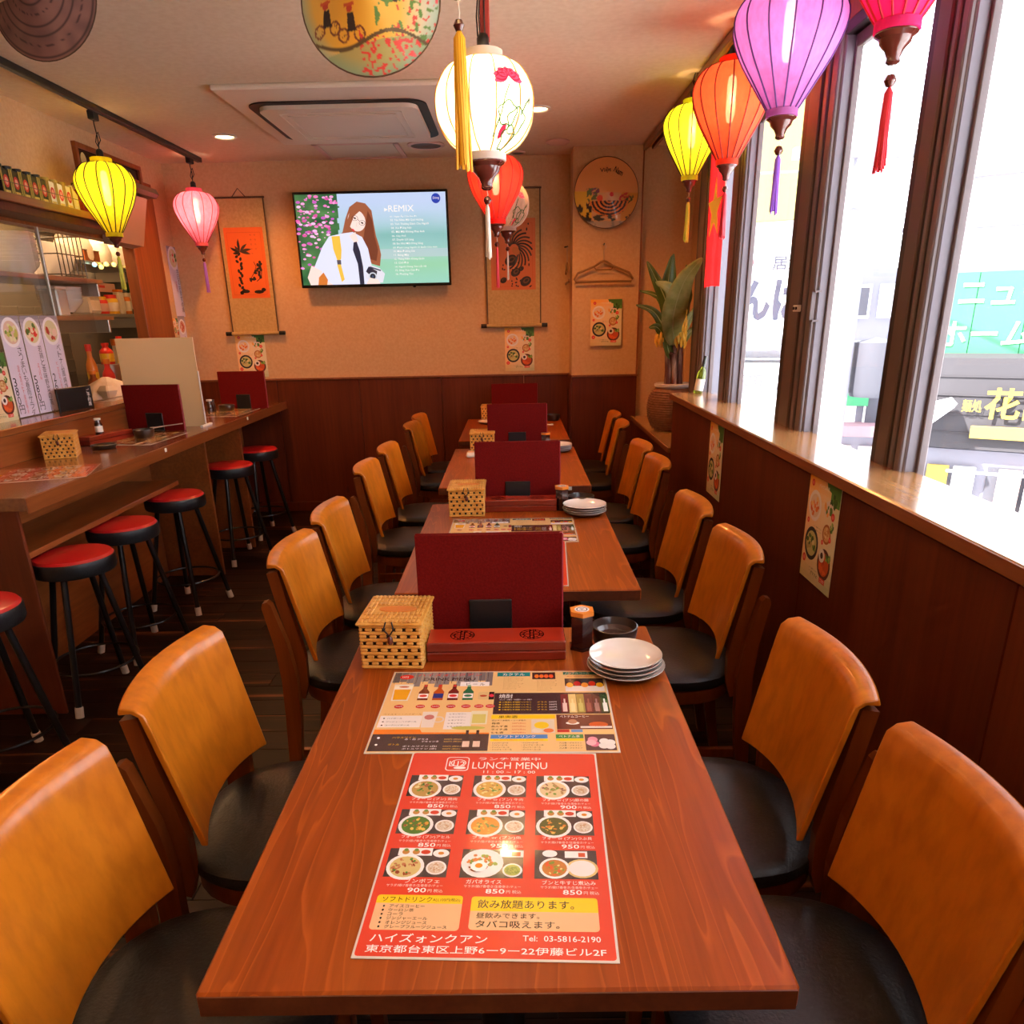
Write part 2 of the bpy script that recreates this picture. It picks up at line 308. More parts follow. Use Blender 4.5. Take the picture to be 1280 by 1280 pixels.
def struct(o): o['kind'] = 'structure'; return o
KIDS = {}
def kids(o): return [c for c in bpy.data.objects if c.parent == o]
def dup(root, loc, rotz=None, label=None, group=None, rot=None):
    r = root.copy(); C.objects.link(r); r.location = loc
    if rotz is not None: r.rotation_euler = (0, 0, rotz)
    if rot is not None: r.rotation_euler = rot
    if label: r['label'] = label
    if group: r['group'] = group
    if root.name not in KIDS: KIDS[root.name] = [(c, kids(c)) for c in kids(root)]
    for ch, gs in KIDS[root.name]:
        c = ch.copy(); C.objects.link(c); c.parent = r
        for g in gs: d = g.copy(); C.objects.link(d); d.parent = c
    return r
def piece(mesh, name, parent, loc, rotz=0, scale=None):
    o = bpy.data.objects.new(name, mesh); C.objects.link(o); o.parent = parent; o.location = loc; o.rotation_euler = (0, 0, rotz)
    if scale: o.scale = scale
    return o
RX90 = Matrix.Rotation(pi/2, 4, 'X')

# ------------------------------------------------------------------ flat print
_TXT = {}
def glyphs(s, bold=0):
    k = (s, bold)
    if k not in _TXT:
        cu = bpy.data.curves.new('t', 'FONT'); cu.body = s; cu.size = 1; cu.resolution_u = 2; cu.offset = bold
        ob = bpy.data.objects.new('t', cu); me = bpy.data.meshes.new_from_object(ob)
        vs = [(v.co.x, v.co.y) for v in me.vertices]; fs = [tuple(p.vertices) for p in me.polygons]
        bpy.data.objects.remove(ob); bpy.data.curves.remove(cu); bpy.data.meshes.remove(me)
        xs = [v[0] for v in vs] or [0, 1]; ys = [v[1] for v in vs] or [0, 1]
        _TXT[k] = (vs, fs, min(xs), max(xs), min(ys), max(ys))
    return _TXT[k]
class Print:
    """flat print on a sheet: x right, y up, tiny steps of z for what is printed over what"""
    STEP = .00008
    def __init__(s, step=None): s.v = []; s.f = []; s.c = []; s.st = step or Print.STEP
    def poly(s, pts, col, l=1):
        o = len(s.v); s.v += [(p[0], p[1], l*s.st) for p in pts]; s.f.append(tuple(range(o, o+len(pts)))); s.c.append(col)
    def rect(s, x0, y0, x1, y1, col, l=1, r=0):
        if r:
            pts = []
            for cx, cy, a0 in ((x1-r, y1-r, 0), (x0+r, y1-r, 90), (x0+r, y0+r, 180), (x1-r, y0+r, 270)):
                pts += [(cx+r*cos(radians(a0+t)), cy+r*sin(radians(a0+t))) for t in (0, 30, 60, 90)]
            s.poly(pts, col, l)
        else: s.poly([(x0, y0), (x1, y0), (x1, y1), (x0, y1)], col, l)
    def ell(s, cx, cy, rx, ry, col, l=1, n=18, a=0): s.poly([(cx+rx*cos(t)*cos(a)-ry*sin(t)*sin(a), cy+rx*cos(t)*sin(a)+ry*sin(t)*cos(a)) for t in (2*pi*k/n for k in range(n))], col, l)
    def ring(s, cx, cy, r0, r1, col, l=1, n=20, k=1):
        for i in range(n):
            a, b = 2*pi*i/n, 2*pi*(i+1)/n; s.poly([(cx+r0*cos(a), cy+k*r0*sin(a)), (cx+r1*cos(a), cy+k*r1*sin(a)), (cx+r1*cos(b), cy+k*r1*sin(b)), (cx+r0*cos(b), cy+k*r0*sin(b))], col, l)
    def line(s, pts, w, col, l=1):
        for (x0, y0), (x1, y1) in zip(pts, pts[1:]):
            d = Vector((x1-x0, y1-y0)); 
            if d.length < 1e-9: continue
            n = Vector((-d.y, d.x)).normalized()*(w/2); s.poly([(x0-n.x, y0-n.y), (x1-n.x, y1-n.y), (x1+n.x, y1+n.y), (x0+n.x, y0+n.y)], col, l)
    def text(s, t, x, y, h, col, l=2, w=None, rot=0, bold=0, vert=False):
        """lower left corner at x, y, height h; w stretches the line to a width"""
        if vert:
            for i, ch in enumerate(t):
                if ch != ' ': s.text(ch, x, y-(i+1)*h*1.05, h, col, l, w=h if ord(ch) > 255 else h*.6)
            return
        vs, fs, x0, x1, y0, y1 = glyphs(t, bold); k = h/max(y1-y0, 1e-3); kx = (w/(x1-x0)) if w else k
        if t in '一ー―': k = kx
        o = len(s.v)
        for a, b in vs:
            px, py = (a-x0)*kx, (b-y0)*k; s.v.append((x+px*cos(rot)-py*sin(rot), y+px*sin(rot)+py*cos(rot), l*s.st))
        for f in fs: s.f.append(tuple(i+o for i in f)); s.c.append(col)
    def blobs(s, cx, cy, rx, ry, cols, n, size, l=3, seed=0):
        R = random.Random(seed)
        for i in range(n):
            a = R.uniform(0, 2*pi); q = sqrt(R.random()); s.ell(cx+rx*q*cos(a), cy+ry*q*sin(a), size*R.uniform(.5, 1.3), size*R.uniform(.4, 1), R.choice(cols), l+i*.1, n=6, a=R.uniform(0, 3))
    def mesh(s, name='print', mat='print_matt'):
        me = bpy.data.meshes.new(name); me.from_pydata(s.v, [], s.f); me.materials.append(MATS[mat])
        ca = me.color_attributes.new('Col', 'FLOAT_COLOR', 'CORNER'); buf = []
        for p, c in zip(me.polygons, s.c): buf += [c[0], c[1], c[2], 1.0]*p.loop_total
        ca.data.foreach_set('color', buf)
        bm = bmesh.new(); bm.from_mesh(me)
        flip = [f for f in bm.faces if f.normal.z < 0]; bmesh.ops.reverse_faces(bm, faces=flip); bm.to_mesh(me); bm.free()
        return me
    def build(s, name='print', parent=None, loc=(0, 0, 0), rot=(0, 0, 0), mat='print_matt'):
        o = bpy.data.objects.new(name, s.mesh(name, mat)); C.objects.link(o); o.parent = parent; o.location = loc; o.rotation_euler = rot; return o
WHITE = lin(240, 235, 225); BLACK = lin(25, 20, 22); RED = lin(205, 30, 20)
# ------------------------------------------------------------------ room shell
def sbox(name, boxes, bev=0):
    b = MB()
    for c, d, m in boxes: b.box(c, d, m, bev)
    return struct(b.build(name))
def bb(x0, x1, y0, y1, z0, z1, m): return (((x0+x1)/2, (y0+y1)/2, (z0+z1)/2), (x1-x0, y1-y0, z1-z0), m)
ZC = 2.38; XL = -2.32; YB = 5.0
floor = sbox('floor', [bb(-3.7, 1.15, -2.7, 5.9, -.12, -.012, 'floor_wood')])
pl = {}
rows = int((YB+1.3)/.118); R = random.Random(3)
for i in range(rows):
    y = YB-.06-i*.118; x = -2.3-R.random()*.9; n = 0
    while x < .84:
        L = R.choice((1.0, 1.2, 1.4)); x0 = max(x, -2.31); x1 = min(x+L, .84); x += L
        if x1-x0 < .06: continue
        k = round(x1-x0, 1); k = max(k, .1)
        if k not in pl: pl[k] = MB().box((0, 0, -.006), (k-.0015, .1165, .012), 'floor_wood', .0012).mesh('plank')
        piece(pl[k], 'plank', floor, ((x0+x1)/2, y, 0), scale=((x1-x0)/k, 1, 1))
ceiling = sbox('ceiling', [bb(-3.7, 1.32, -2.7, 5.9, ZC, ZC+.1, 'ceiling_cream')])
wall_front = sbox('wall_front', [bb(-3.7, 1.15, -2.7, -2.6, 0, ZC, 'wall_cream')])
wall_back = sbox('wall_back', [bb(-2.4, .86, YB+.012, YB+.1, 0, ZC, 'wall_cream')])
def panels(parent, seams, z0, z1, plane, at, thick, mat='panel_wood'):
    for a, b in zip(seams, seams[1:]):
        w = b-a; m = MB()
        if plane == 'y': m.box((0, thick/2, 0), (w-.003, thick, z1-z0), mat, .0015); loc = ((a+b)/2, at, (z0+z1)/2)
        else: m.box((thick/2, 0, 0), (abs(thick), w-.003, z1-z0), mat, .0015); loc = (at, (a+b)/2, (z0+z1)/2)
        m.build('panel', parent, loc)
panels(wall_back, [-2.31, -1.72, -1.12, -.52, .08, .41], .07, .972, 'y', YB-.006, .018)
struct(MB().box(*bb(-2.31, .41, YB-.014, YB+.012, .972, .985, 'ledge_edge'), .002).build('trim_1'))
struct(MB().box(*bb(-2.0, .41, YB-.018, YB+.012, 0, .07, 'panel_wood'), .002).build('baseboard_back'))
pillar = sbox('pillar', [bb(.41, .862, 4.762, YB+.1, 0, ZC, 'wall_cream')])
panels(pillar, [.41, .862], .07, .972, 'y', 4.744, .018)
MB().box(*bb(.41, .866, 4.738, 4.762, .972, .985, 'ledge_edge'), .002).build('rail', pillar)
MB().box(*bb(.397, .41, 4.75, YB-.02, .0, .985, 'panel_wood'), .001).build('side_panel', pillar)
MB().box(*bb(.854, .862, 4.748, 4.762, .985, ZC, 'door_wood'), .001).build('corner_strip', pillar)
# left wall with the kitchen hatch
wall_left = sbox('wall_left', [bb(XL-.06, XL, -2.6, .9, 0, ZC, 'wall_cream'), bb(XL-.06, XL, .9, 4.38, 0, .95, 'wall_cream'), bb(XL-.06, XL, .9, 4.38, 1.87, ZC, 'wall_cream'),
    bb(XL-.06, XL, 4.38, 4.77, 2.22, ZC, 'wall_cream'), bb(XL-.06, XL, 4.77, YB+.05, 0, ZC, 'wall_cream')])
panels(wall_left, [4.775, 4.985], .0, .972, 'x', XL, .015)
post = sbox('trim_2', [bb(XL-.06, XL+.012, 4.38, 4.77, 0, 2.22, 'door_wood')], .002)
sbox('trim_3', [bb(XL-.07, XL+.015, .9, 4.38, 1.835, 1.87, 'door_wood')], .002)
sbox('wall_kitchen', [bb(-3.7, -3.62, .3, 5.9, 0, ZC, 'tile_grey'), bb(-3.7, -2.38, 5.8, 5.9, 0, ZC, 'tile_grey'), bb(-3.7, -2.38, .3, .4, 0, ZC, 'tile_grey'), bb(-2.40, -2.38, YB, 5.9, 0, ZC, 'tile_grey')])
# right side: low panelled wall with a sill, deeper bay with a lower shelf at its end
wall_right = sbox('wall_right', [bb(.856, 1.0, -2.6, 3.38, 0, .953, 'panel_wood'), bb(1.0, 1.10, -2.6, 3.74, 0, .953, 'panel_wood'), bb(.856, 1.20, 3.38, 4.745, 0, .672, 'panel_wood'),
    bb(1.0, 1.14, -2.6, 3.74, 2.165, ZC, 'door_wood'), bb(1.20, 1.27, 3.70, 4.9, 0, ZC, 'wall_cream'), bb(.862, 1.27, 4.80, 4.9, 0, ZC, 'wall_cream'), bb(1.10, 1.27, 3.70, 3.76, .6, ZC, 'facade_lilac')])
panels(wall_right, [-1.31, -.395, .52, 1.435, 2.35, 3.38], .0, .945, 'x', .84, .016)
panels(wall_right, [3.385, 4.06, 4.742], .0, .668, 'x', .84, .016)
sill = MB(); sill.box(*bb(.826, 1.03, -2.6, 3.39, .953, .985, 'ledge_wood'), .003); sill = struct(sill.build('window_sill'))
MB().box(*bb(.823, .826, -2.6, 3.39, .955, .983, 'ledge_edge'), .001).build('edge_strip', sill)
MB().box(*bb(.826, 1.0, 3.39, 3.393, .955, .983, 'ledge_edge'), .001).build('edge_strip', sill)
sill2 = struct(MB().box(*bb(.829, 1.20, 3.381, 4.744, .672, .70, 'ledge_wood'), .002).build('window_sill'))
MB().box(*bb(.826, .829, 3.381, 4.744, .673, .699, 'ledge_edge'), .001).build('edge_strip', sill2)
rail = MB(); rail.box(*bb(.852, .872, -2.6, 4.744, 2.345, 2.38, 'ledge_edge'), .003); rail.box(*bb(.878, .896, -2.6, 4.744, 2.36, 2.38, 'chair_wood'), .003); rail.box(*bb(.905, .925, -2.6, 4.744, 2.35, 2.38, 'ledge_edge'), .003)
struct(rail.build('trim_4'))
# windows: bronze aluminium frames
principled('reveal_daylit', (.16, .135, .16), .4, coat=.2)  # pale lilac: daylight on the mullions' near sides put into the colour
mull = [(3.44, 3.74), (2.89, 3.10), (1.97, 2.26), (1.26, 1.44), (.42, .62), (-.42, -.22), (-1.3, -1.1), (-2.6, -2.1)]
zb, zt = .955, 2.165
def window(n, y0, y1, sash_near=.05, handle=None):
    """opening between two mullions, y0 < y1"""
    w = struct(thing('window_%d' % n, 'bronze framed window', 'window', (1.0, (y0+y1)/2, zb)))
    del w['category']; del w['label']
    h = zt-zb; L = y1-y0
    f = MB(); f.box((.028, 0, h-.016), (.056, L, .032), 'bronze_dark', .002); f.build('frame', w)
    s1 = MB()
    for yy, ww in ((-L/2+.006, .012), (L/2-.006, .012)): s1.box((.042, yy, h/2), (.020, ww, h-.03), 'bronze_light' if yy > 0 else 'bronze', .002)  # far stile painted paler for the daylight on its near face
    s1.box((.042, 0, h-.048), (.020, L-.02, .035), 'bronze', .003); s1.build('sash', w)
    MB().box((.042, 0, h/2-.02), (.004, L-.02, h-.02), 'window_glass').build('pane', w)
    return w
for i, ((a0, a1), (b0, b1)) in enumerate(zip(mull[1:], mull)):
    window(i+1, a1, b0)
def mullion(y0, y1, d=.0):
    """box section with grooves; the face towards the room is brown, the seams black"""
    w = y1-y0; m = MB(); h = zt-zb; hz = zb+h/2
    m.box((1.026, (y0+y1)/2, hz), (.052, w*.98, h), 'bronze', .003)
    m.box((1.004, y1-w*.10, hz), (.014, w*.17, h), 'bronze_dark', .002)
    m.box((.998, y1-w*.38, hz), (.014, w*.34, h), 'bronze', .004)
    m.box((1.002, y1-w*.60, hz), (.012, w*.03, h), 'bronze_dark', .001)
    m.box((.999, y1-w*.69, hz), (.014, w*.10, h), 'bronze_light', .003)
    m.box((1.003, y1-w*.78, hz), (.012, w*.05, h), 'bronze_dark', .001)
    m.box((.999, y1-w*.90, hz), (.016, w*.16, h), 'bronze_light', .004)
    m.box((1.028, y0+.003, hz), (.046, .008, h), 'reveal_daylit', .002)
    return struct(m.build('mullion'))
ms = [mullion(a, b) for a, b in mull]
lk = MB(); lk.box((.986, 2.10, 1.385), (.012, .05, .022), 'white_plastic', .002)
for s in (-1, 1): lk.lathe([(.005, 0), (.005, .004)], 'bronze_dark', 10, M=Matrix.Translation((.980, 2.10+s*.012, 1.385)) @ Matrix.Rotation(-pi/2, 4, 'Y'))
lk.build('latch', ms[2])
hd = MB(); hd.box((.99, 1.975, 1.39), (.012, .006, .09), 'bronze_light', .002); hd.box((1.0, 1.968, 1.435), (.02, .02, .006), 'bronze_light'); hd.box((1.0, 1.968, 1.345), (.02, .02, .006), 'bronze_light'); hd.build('handle', ms[2])

# ------------------------------------------------------------------ fixtures overhead
ac = thing('air_conditioner', 'square cream ceiling air conditioner with black slots round its panel', 'air conditioner', (-.80, 3.84, ZC))
m = MB(); m.box((0, 0, -.012), (1.06, 1.16, .024), 'cream_plastic', .008); m.build('housing', ac)
def rrect(hx, hy, r, n=6):
    out = []
    for sx, sy, a0 in ((1, 1, 0), (-1, 1, 90), (-1, -1, 180), (1, -1, 270)):
        out += [(sx*(hx-r)+r*cos(radians(a0+90*t/n)), sy*(hy-r)+r*sin(radians(a0+90*t/n))) for t in range(n+1)]
    return out
m = MB(); o1 = rrect(.43, .41, .10); m.prism(o1, 'z', -.030, -.022, 'bamboo_dark'); m.build('slot', ac, (-.02, .04, 0))
m = MB(); m.prism(rrect(.385, .365, .07), 'z', -.048, -.028, 'cream_plastic'); m.build('grille_panel', ac, (-.02, .04, 0))
m = MB()
for hx, hy in ((.30, .28), (.265, .24)):
    for a, b in (((-hx, -hy), (hx, -hy)), ((hx, -hy), (hx, hy)), ((hx, hy), (-hx, hy)), ((-hx, hy), (-hx, -hy))):
        m.box(((a[0]+b[0])/2, (a[1]+b[1])/2, -.0495), (abs(a[0]-b[0])+.006, abs(a[1]-b[1])+.006, .004), 'cream_plastic', .001)
m.build('moulding', ac, (-.02, .04, 0))
ht = thing('ceiling_hatch', 'small square access hatch in the ceiling behind the air conditioner', 'hatch', (-.925, 4.72, ZC))
m = MB()
for sx, sy, lx, ly in ((0, -1, .52, .03), (0, 1, .52, .03), (-1, 0, .03, .46), (1, 0, .03, .46)): m.box((sx*.245, sy*.215, -.006), (lx, ly, .012), 'smoke_pink', .002)
m.build('frame', ht); MB().box((0, 0, -.003), (.45, .40, .006), 'cream_plastic', .001).build('door', ht)
def downlight(x, y, label, lit):
    t = thing('downlight', label, 'ceiling light', (x, y, ZC))
    MB().lathe([(.050, -.001), (.068, -.001), (.070, -.006), (.055, -.010), (.050, -.006)], 'white_plastic', 28, cap=False).build('ring', t)
    MB().lathe([(.050, -.004), (0.0, -.005)], 'lamp_glow', 28, cap=False).build('diffuser', t)
    spot('downlight_beam', (0, 0, -.02), lit, WARM, 150, t, .05)
    return t
downlight(-1.62, 4.26, 'round lit downlight in the ceiling left of the air conditioner', 62)
downlight(.156, 3.81, 'round lit downlight partly behind the big cream lantern', 62)
def vent(x, y, label, mat, r):
    t = thing('ceiling_vent', label, 'vent', (x, y, ZC)); MB().lathe([(0, -.001), (r*.98, -.001), (r, -.008), (r*.85, -.014), (r*.8, -.010)], 'smoke_pink', 28, cap=False).build('rim', t)
    MB().lathe([(r*.8, -.010), (r*.6, -.013), (0, -.014)], mat, 28, cap=False).build('disc', t); return t
vent(-.506, 4.60, 'round dark ceiling vent right of the hatch', 'hood_grey', .115)
vent(.303, 4.60, 'round pinkish ceiling disc by the pillar', 'smoke_pink', .075)
vent(.06, 4.88, 'small dark round vent by the back wall', 'hood_grey', .05)
tr = thing('lighting_track', 'black ceiling lighting track over the bar counter', 'light track', (-2.0, 0, ZC))
m = MB(); m.box((0, 1.6, -.014), (.034, 6.5, .028), 'black_plastic', .003); m.build('rail', tr)
m = MB(); m.box((-.006, 1.6, -.029), (.004, 6.48, .002), 'chrome'); m.build('conductor', tr)
# unseen downlights added behind and beside the camera for warm ambient light
for x, y, w in ((-1.62, 1.9, 'over the near counter end'), (.156, -.9, 'above and behind the camera'), (-.9, -1.2, 'behind the camera on the counter side'), (-1.62, -.2, 'left of the camera')):
    downlight(x, y, 'unseen downlight added for ambient light, '+w, 16)
area('kitchen_lamp', (-3.0, 4.6, 2.3), .5, 48, (1, .62, .30), (0, 0, 0), 1.6)
area('kitchen_lamp', (-3.0, 2.6, 2.3), .5, 16, (1, .62, .30), (0, 0, 0), 1.6)
# ------------------------------------------------------------------ tables
def make_table(label):
    t = thing('dining_table', label, 'table', (0, 0, 0))
    m = MB(); m.box((0, 0, .684), (.650, .995, .032), 'table_wood', .003); m.build('tabletop', t)
    for y in (-.4985, .4985): MB().box((0, y, .684), (.644, .002, .026), 'table_edge').build('end_strip', t)
    for y in (-.36, .36): MB().box((0, y, .652), (.54, .05, .032), 'table_edge', .003).build('batten', t)
    for y in (-.33, .33):
        p = MB().tube([(0, y, .02), (0, y, .64)], .030, 'black_metal', 16).build('pedestal', t)
        MB().box((0, y, .012), (.46, .075, .024), 'black_metal', .008).build('foot', p)
    return t
TAB = [(-.018, .455), (.011, 1.695), (.006, 2.985), (.004, 4.250)]
tl = ['brown wooden table nearest the camera with the red lunch menu in front', 'brown wooden table second from the camera', 'brown wooden table third from the camera', 'brown wooden table farthest back against the wall']
table0 = make_table(tl[0]); table0.location = (*TAB[0], 0); table0['group'] = 'dining tables in the row'
for k in (1, 2, 3): dup(table0, (*TAB[k], 0), label=tl[k])

# ------------------------------------------------------------------ dining chairs (local: sitter looks towards +x)
def make_chair(label):
    t = thing('dining_chair', label, 'chair', (0, 0, 0), group='dining chairs along the tables')
    m = MB()
    prof = [(0, .402), (.185, .402), (.200, .408), (.205, .420), (.202, .434), (.190, .443), (.15, .449), (.08, .452), (0, .453)]
    sq = lambda a: 1+.035*cos(4*a+pi)  # slightly squared circle
    m.lathe(prof, 'vinyl_black', 40, wob=sq, cap=False); m.build('seat_cushion', t)
    m = MB(); m.lathe([(.170, .362), (.192, .362), (.194, .366), (.194, .400), (.190, .403), (.170, .403)], 'chair_dark', 36, wob=sq, cap=False); m.build('seat_frame', t)
    # bent plywood back: leaning, curved in plan, top rolled backwards
    def back(u, v, off):
        s = 2*u-1; half = .172+.010*v
        z = .505+.265*min(v, .9)/.9; x = -(.105+.062*min(v, .9)/.9)
        if v > .84:
            q = (v-.84)/.16; x -= .040*q*q; z += .014*q - .004*q*q
        x -= .034*(1-s*s)
        zz = z-.012*(1-v)*(s*s) - .010*v*v*0
        return (x-off, s*half, zz)
    m = MB(); nu, nv, th = 14, 16, .013
    A = [[back(i/nu, j/nv, 0) for i in range(nu+1)] for j in range(nv+1)]; Bk = [[back(i/nu, j/nv, th) for i in range(nu+1)] for j in range(nv+1)]
    # thicken the rolled lip downwards instead of backwards
    for j in range(nv+1):
        v = j/nv
        if v > .84:
            q = (v-.84)/.16
            for i in range(nu+1): x, y, z = A[j][i]; Bk[j][i] = (x-th*(1-q*.7), y, z-th*q)
    vs = [p for r in A for p in r]+[p for r in Bk for p in r]; W = nu+1; T = W*(nv+1); fs = []
    for j in range(nv):
        for i in range(nu): a = j*W+i; fs.append((a, a+1, a+W+1, a+W)[::-1] if 0 else (a, a+1, a+W+1, a+W)); fs.append((T+a, T+a+W, T+a+W+1, T+a+1))
    for i in range(nu): fs.append((i, T+i, T+i+1, i+1)); a = nv*W+i; fs.append((a, a+1, T+a+1, T+a))
    for j in range(nv): a = j*W; fs.append((a, a+W, T+a+W, T+a)); b = j*W+nu; fs.append((b, T+b, T+b+W, b+W))
    m.add(vs, fs, 'chair_wood', True); bk = m.build('backrest', t)
    md = bk.modifiers.new('edge', 'BEVEL'); md.width = .003; md.segments = 2; md.limit_method = 'ANGLE'; md.angle_limit = radians(50)
    for s in (-1, 1):
        m = MB(); m.bar([(-.203, 0, .752), (-.187, 0, .66), (-.168, 0, .57), (-.156, 0, .50), (-.158, 0, .42), (-.17, 0, .38)], .022, .030, 'chair_dark'); m.build('upright', t, (0, s*.158, 0))
        m = MB(); m.bar([(-.225, 0, 0), (-.200, 0, .16), (-.188, 0, .33), (-.185, 0, .45), (-.196, 0, .55), (-.222, 0, .665), (-.225, 0, .676)], .026, [.026, .034, .042, .042, .036, .026, .012], 'chair_dark'); m.build('leg', t, (0, s*.182, 0))
        m = MB(); m.bar([(.165, 0, 0), (.158, 0, .20), (.150, 0, .395)], .030, [.024, .030, .034], 'chair_dark'); m.build('leg', t, (0, s*.150, 0))
        m = MB(); m.bar([(-.205, 0, .200), (.160, 0, .200)], .016, .026, 'chair_dark'); m.build('stretcher', t, (0, s*.166, 0))
    m = MB(); m.box((-.02, 0, .185), (.03, .33, .018), 'chair_dark', .003); m.build('crossbar', t)
    return t
LEFT = [(-.462, .18, 0, 'wooden chair nearest the camera on the left of the first table'), (-.447, .63, 0, 'wooden chair second from the camera in the left row'),
        (-.437, 1.40, 0, 'wooden chair third from the camera in the left row, glossy top edge'), (-.432, 1.84, 0, 'wooden chair fourth from the camera in the left row'),
        (-.455, 2.64, 0, 'wooden chair fifth from the camera in the left row, beside the third table'), (-.436, 3.13, 0, 'wooden chair sixth from the camera in the left row'),
        (-.420, 3.95, 0, 'wooden chair seventh from the camera in the left row, half behind the sixth'), (-.420, 4.36, 0, 'wooden chair at the far end of the left row by the back wall')]
RIGHT = [(.412, .19, 0, 'wooden chair nearest the camera on the window side of the first table'), (.392, .62, 0, 'wooden chair second from the camera on the window side'),
         (.437, 1.37, 0, 'wooden chair third from the camera on the window side, under the near wall poster'), (.422, 1.845, 0, 'wooden chair fourth from the camera on the window side'),
         (.440, 2.63, 0, 'wooden chair fifth from the camera on the window side, under the far wall poster'), (.437, 3.055, 0, 'wooden chair sixth from the camera on the window side'),
         (.445, 3.875, -6, 'wooden chair seventh from the camera on the window side, seen edge on'), (.455, 4.31, -4, 'wooden chair at the far end of the window side before the pillar')]
chair0 = make_chair(LEFT[0][3]); first = True
for L, base in ((LEFT, 0), (RIGHT, 180)):
    for x, y, a, lb in L:
        if first: chair0.location = (x, y, 0); first = False
        else: dup(chair0, (x, y, 0), radians(base+a), lb)

# ------------------------------------------------------------------ bar counter and stools
ct = thing('bar_counter', 'long brown wooden bar counter along the kitchen hatch', 'counter', (0, 0, 0))
XE = -1.66
m = MB(); m.prism([(XE, 1.845), (XE, 4.965), (-2.31, 4.965), (-2.31, 1.845)], 'z', .785, .83, 'counter_wood'); m.build('worktop', ct)
m = MB(); m.box(*bb(XE, XE+.004, 1.845, 4.965, .775, .8285, 'counter_face'), .001); m.build('front_strip', ct)
m = MB(); m.box(*bb(-2.31, -1.70, 1.848, 1.862, .0, .785, 'panel_wood'), .002); m.build('end_panel', ct)
m = MB(); m.box(*bb(-2.035, -2.01, 1.875, 4.965, 0, .785, 'counter_face'), .001); m.build('back_panel', ct)
for y in (3.475, 4.03): MB().box(*bb(-2.01, -1.69, y-.011, y+.011, 0, .775, 'counter_face'), .001).build('bracket', ct)
m = MB(); m.box(*bb(-2.01, -1.72, 1.885, 3.15, .600, .622, 'counter_face'), .002); m.build('bag_shelf', ct)
m = MB(); m.box(*bb(-1.742, -1.722, 1.866, 1.885, .600, .775, 'counter_face'), .001); m.box(*bb(-1.84, -1.822, 1.885, 3.0, .70, .775, 'counter_face'), .001); m.build('shelf_frame', ct)
for x, y in ((-1.678, 2.93), (-1.622, 4.10)): MB().box((XE+.005, y, .812), (.006, .018, .018), 'white_plastic', .002).build('sticker', ct)
rs = thing('counter_riser', 'raised wooden ledge behind the counter under the kitchen glass', 'ledge', (0, 0, 0))
m = MB(); m.box(*bb(-2.31, -2.115, .9, 3.60, .83, .950, 'counter_face'), .002); m.build('face_board', rs)
m = MB(); m.box(*bb(-2.32, -2.10, .9, 3.61, .950, .98, 'counter_wood'), .003); m.build('cap', rs)
def make_stool(label):
    t = thing('bar_stool', label, 'stool', group='red topped bar stools along the counter')
    MB().lathe([(.138, .574), (.131, .584), (.10, .589), (0, .592)], 'vinyl_red', 40, cap=False).build('seat_top', t)
    MB().lathe([(0, .516), (.124, .516), (.138, .520), (.142, .528), (.142, .566), (.1395, .574), (.136, .5755)], 'vinyl_black', 40, cap=False).build('seat_band', t)
    for k in range(4):
        a = pi/2*k; d = (cos(a), sin(a))
        l = MB().tube([(d[0]*.085, d[1]*.085, .53), (d[0]*.150, d[1]*.150, .20), (d[0]*.185, d[1]*.185, .03)], .0115, 'black_metal', 10).build('leg', t)
        MB().tube([(d[0]*.181, d[1]*.181, .040), (d[0]*.190, d[1]*.190, 0)], .015, 'rubber_cream', 10).build('rubber_foot', l)
    MB().tube([(.150*cos(2*pi*k/40), .150*sin(2*pi*k/40), .155) for k in range(40)], .0055, 'black_metal', 8, closed=True).build('foot_ring', t)
    return t
ST = [(-1.66, 1.47, 10, 'red topped bar stool cut by the left edge of the photo'), (-1.64, 2.005, 2, 'red topped bar stool second from the left edge, nearest whole one'),
      (-1.675, 2.45, 14, 'red topped bar stool third from the left edge, in front of the bag shelf'), (-1.685, 3.00, 30, 'red topped bar stool fourth from the left edge'),
      (-1.70, 3.80, 5, 'red topped bar stool between the two counter brackets'), (-1.72, 4.36, 5, 'red topped bar stool farthest back at the counter end')]
st0 = make_stool(ST[0][3]); st0.location = (ST[0][0], ST[0][1], 0); st0.rotation_euler = (0, 0, radians(ST[0][2]))
for x, y, a, lb in ST[1:]: dup(st0, (x, y, 0), radians(a), lb)
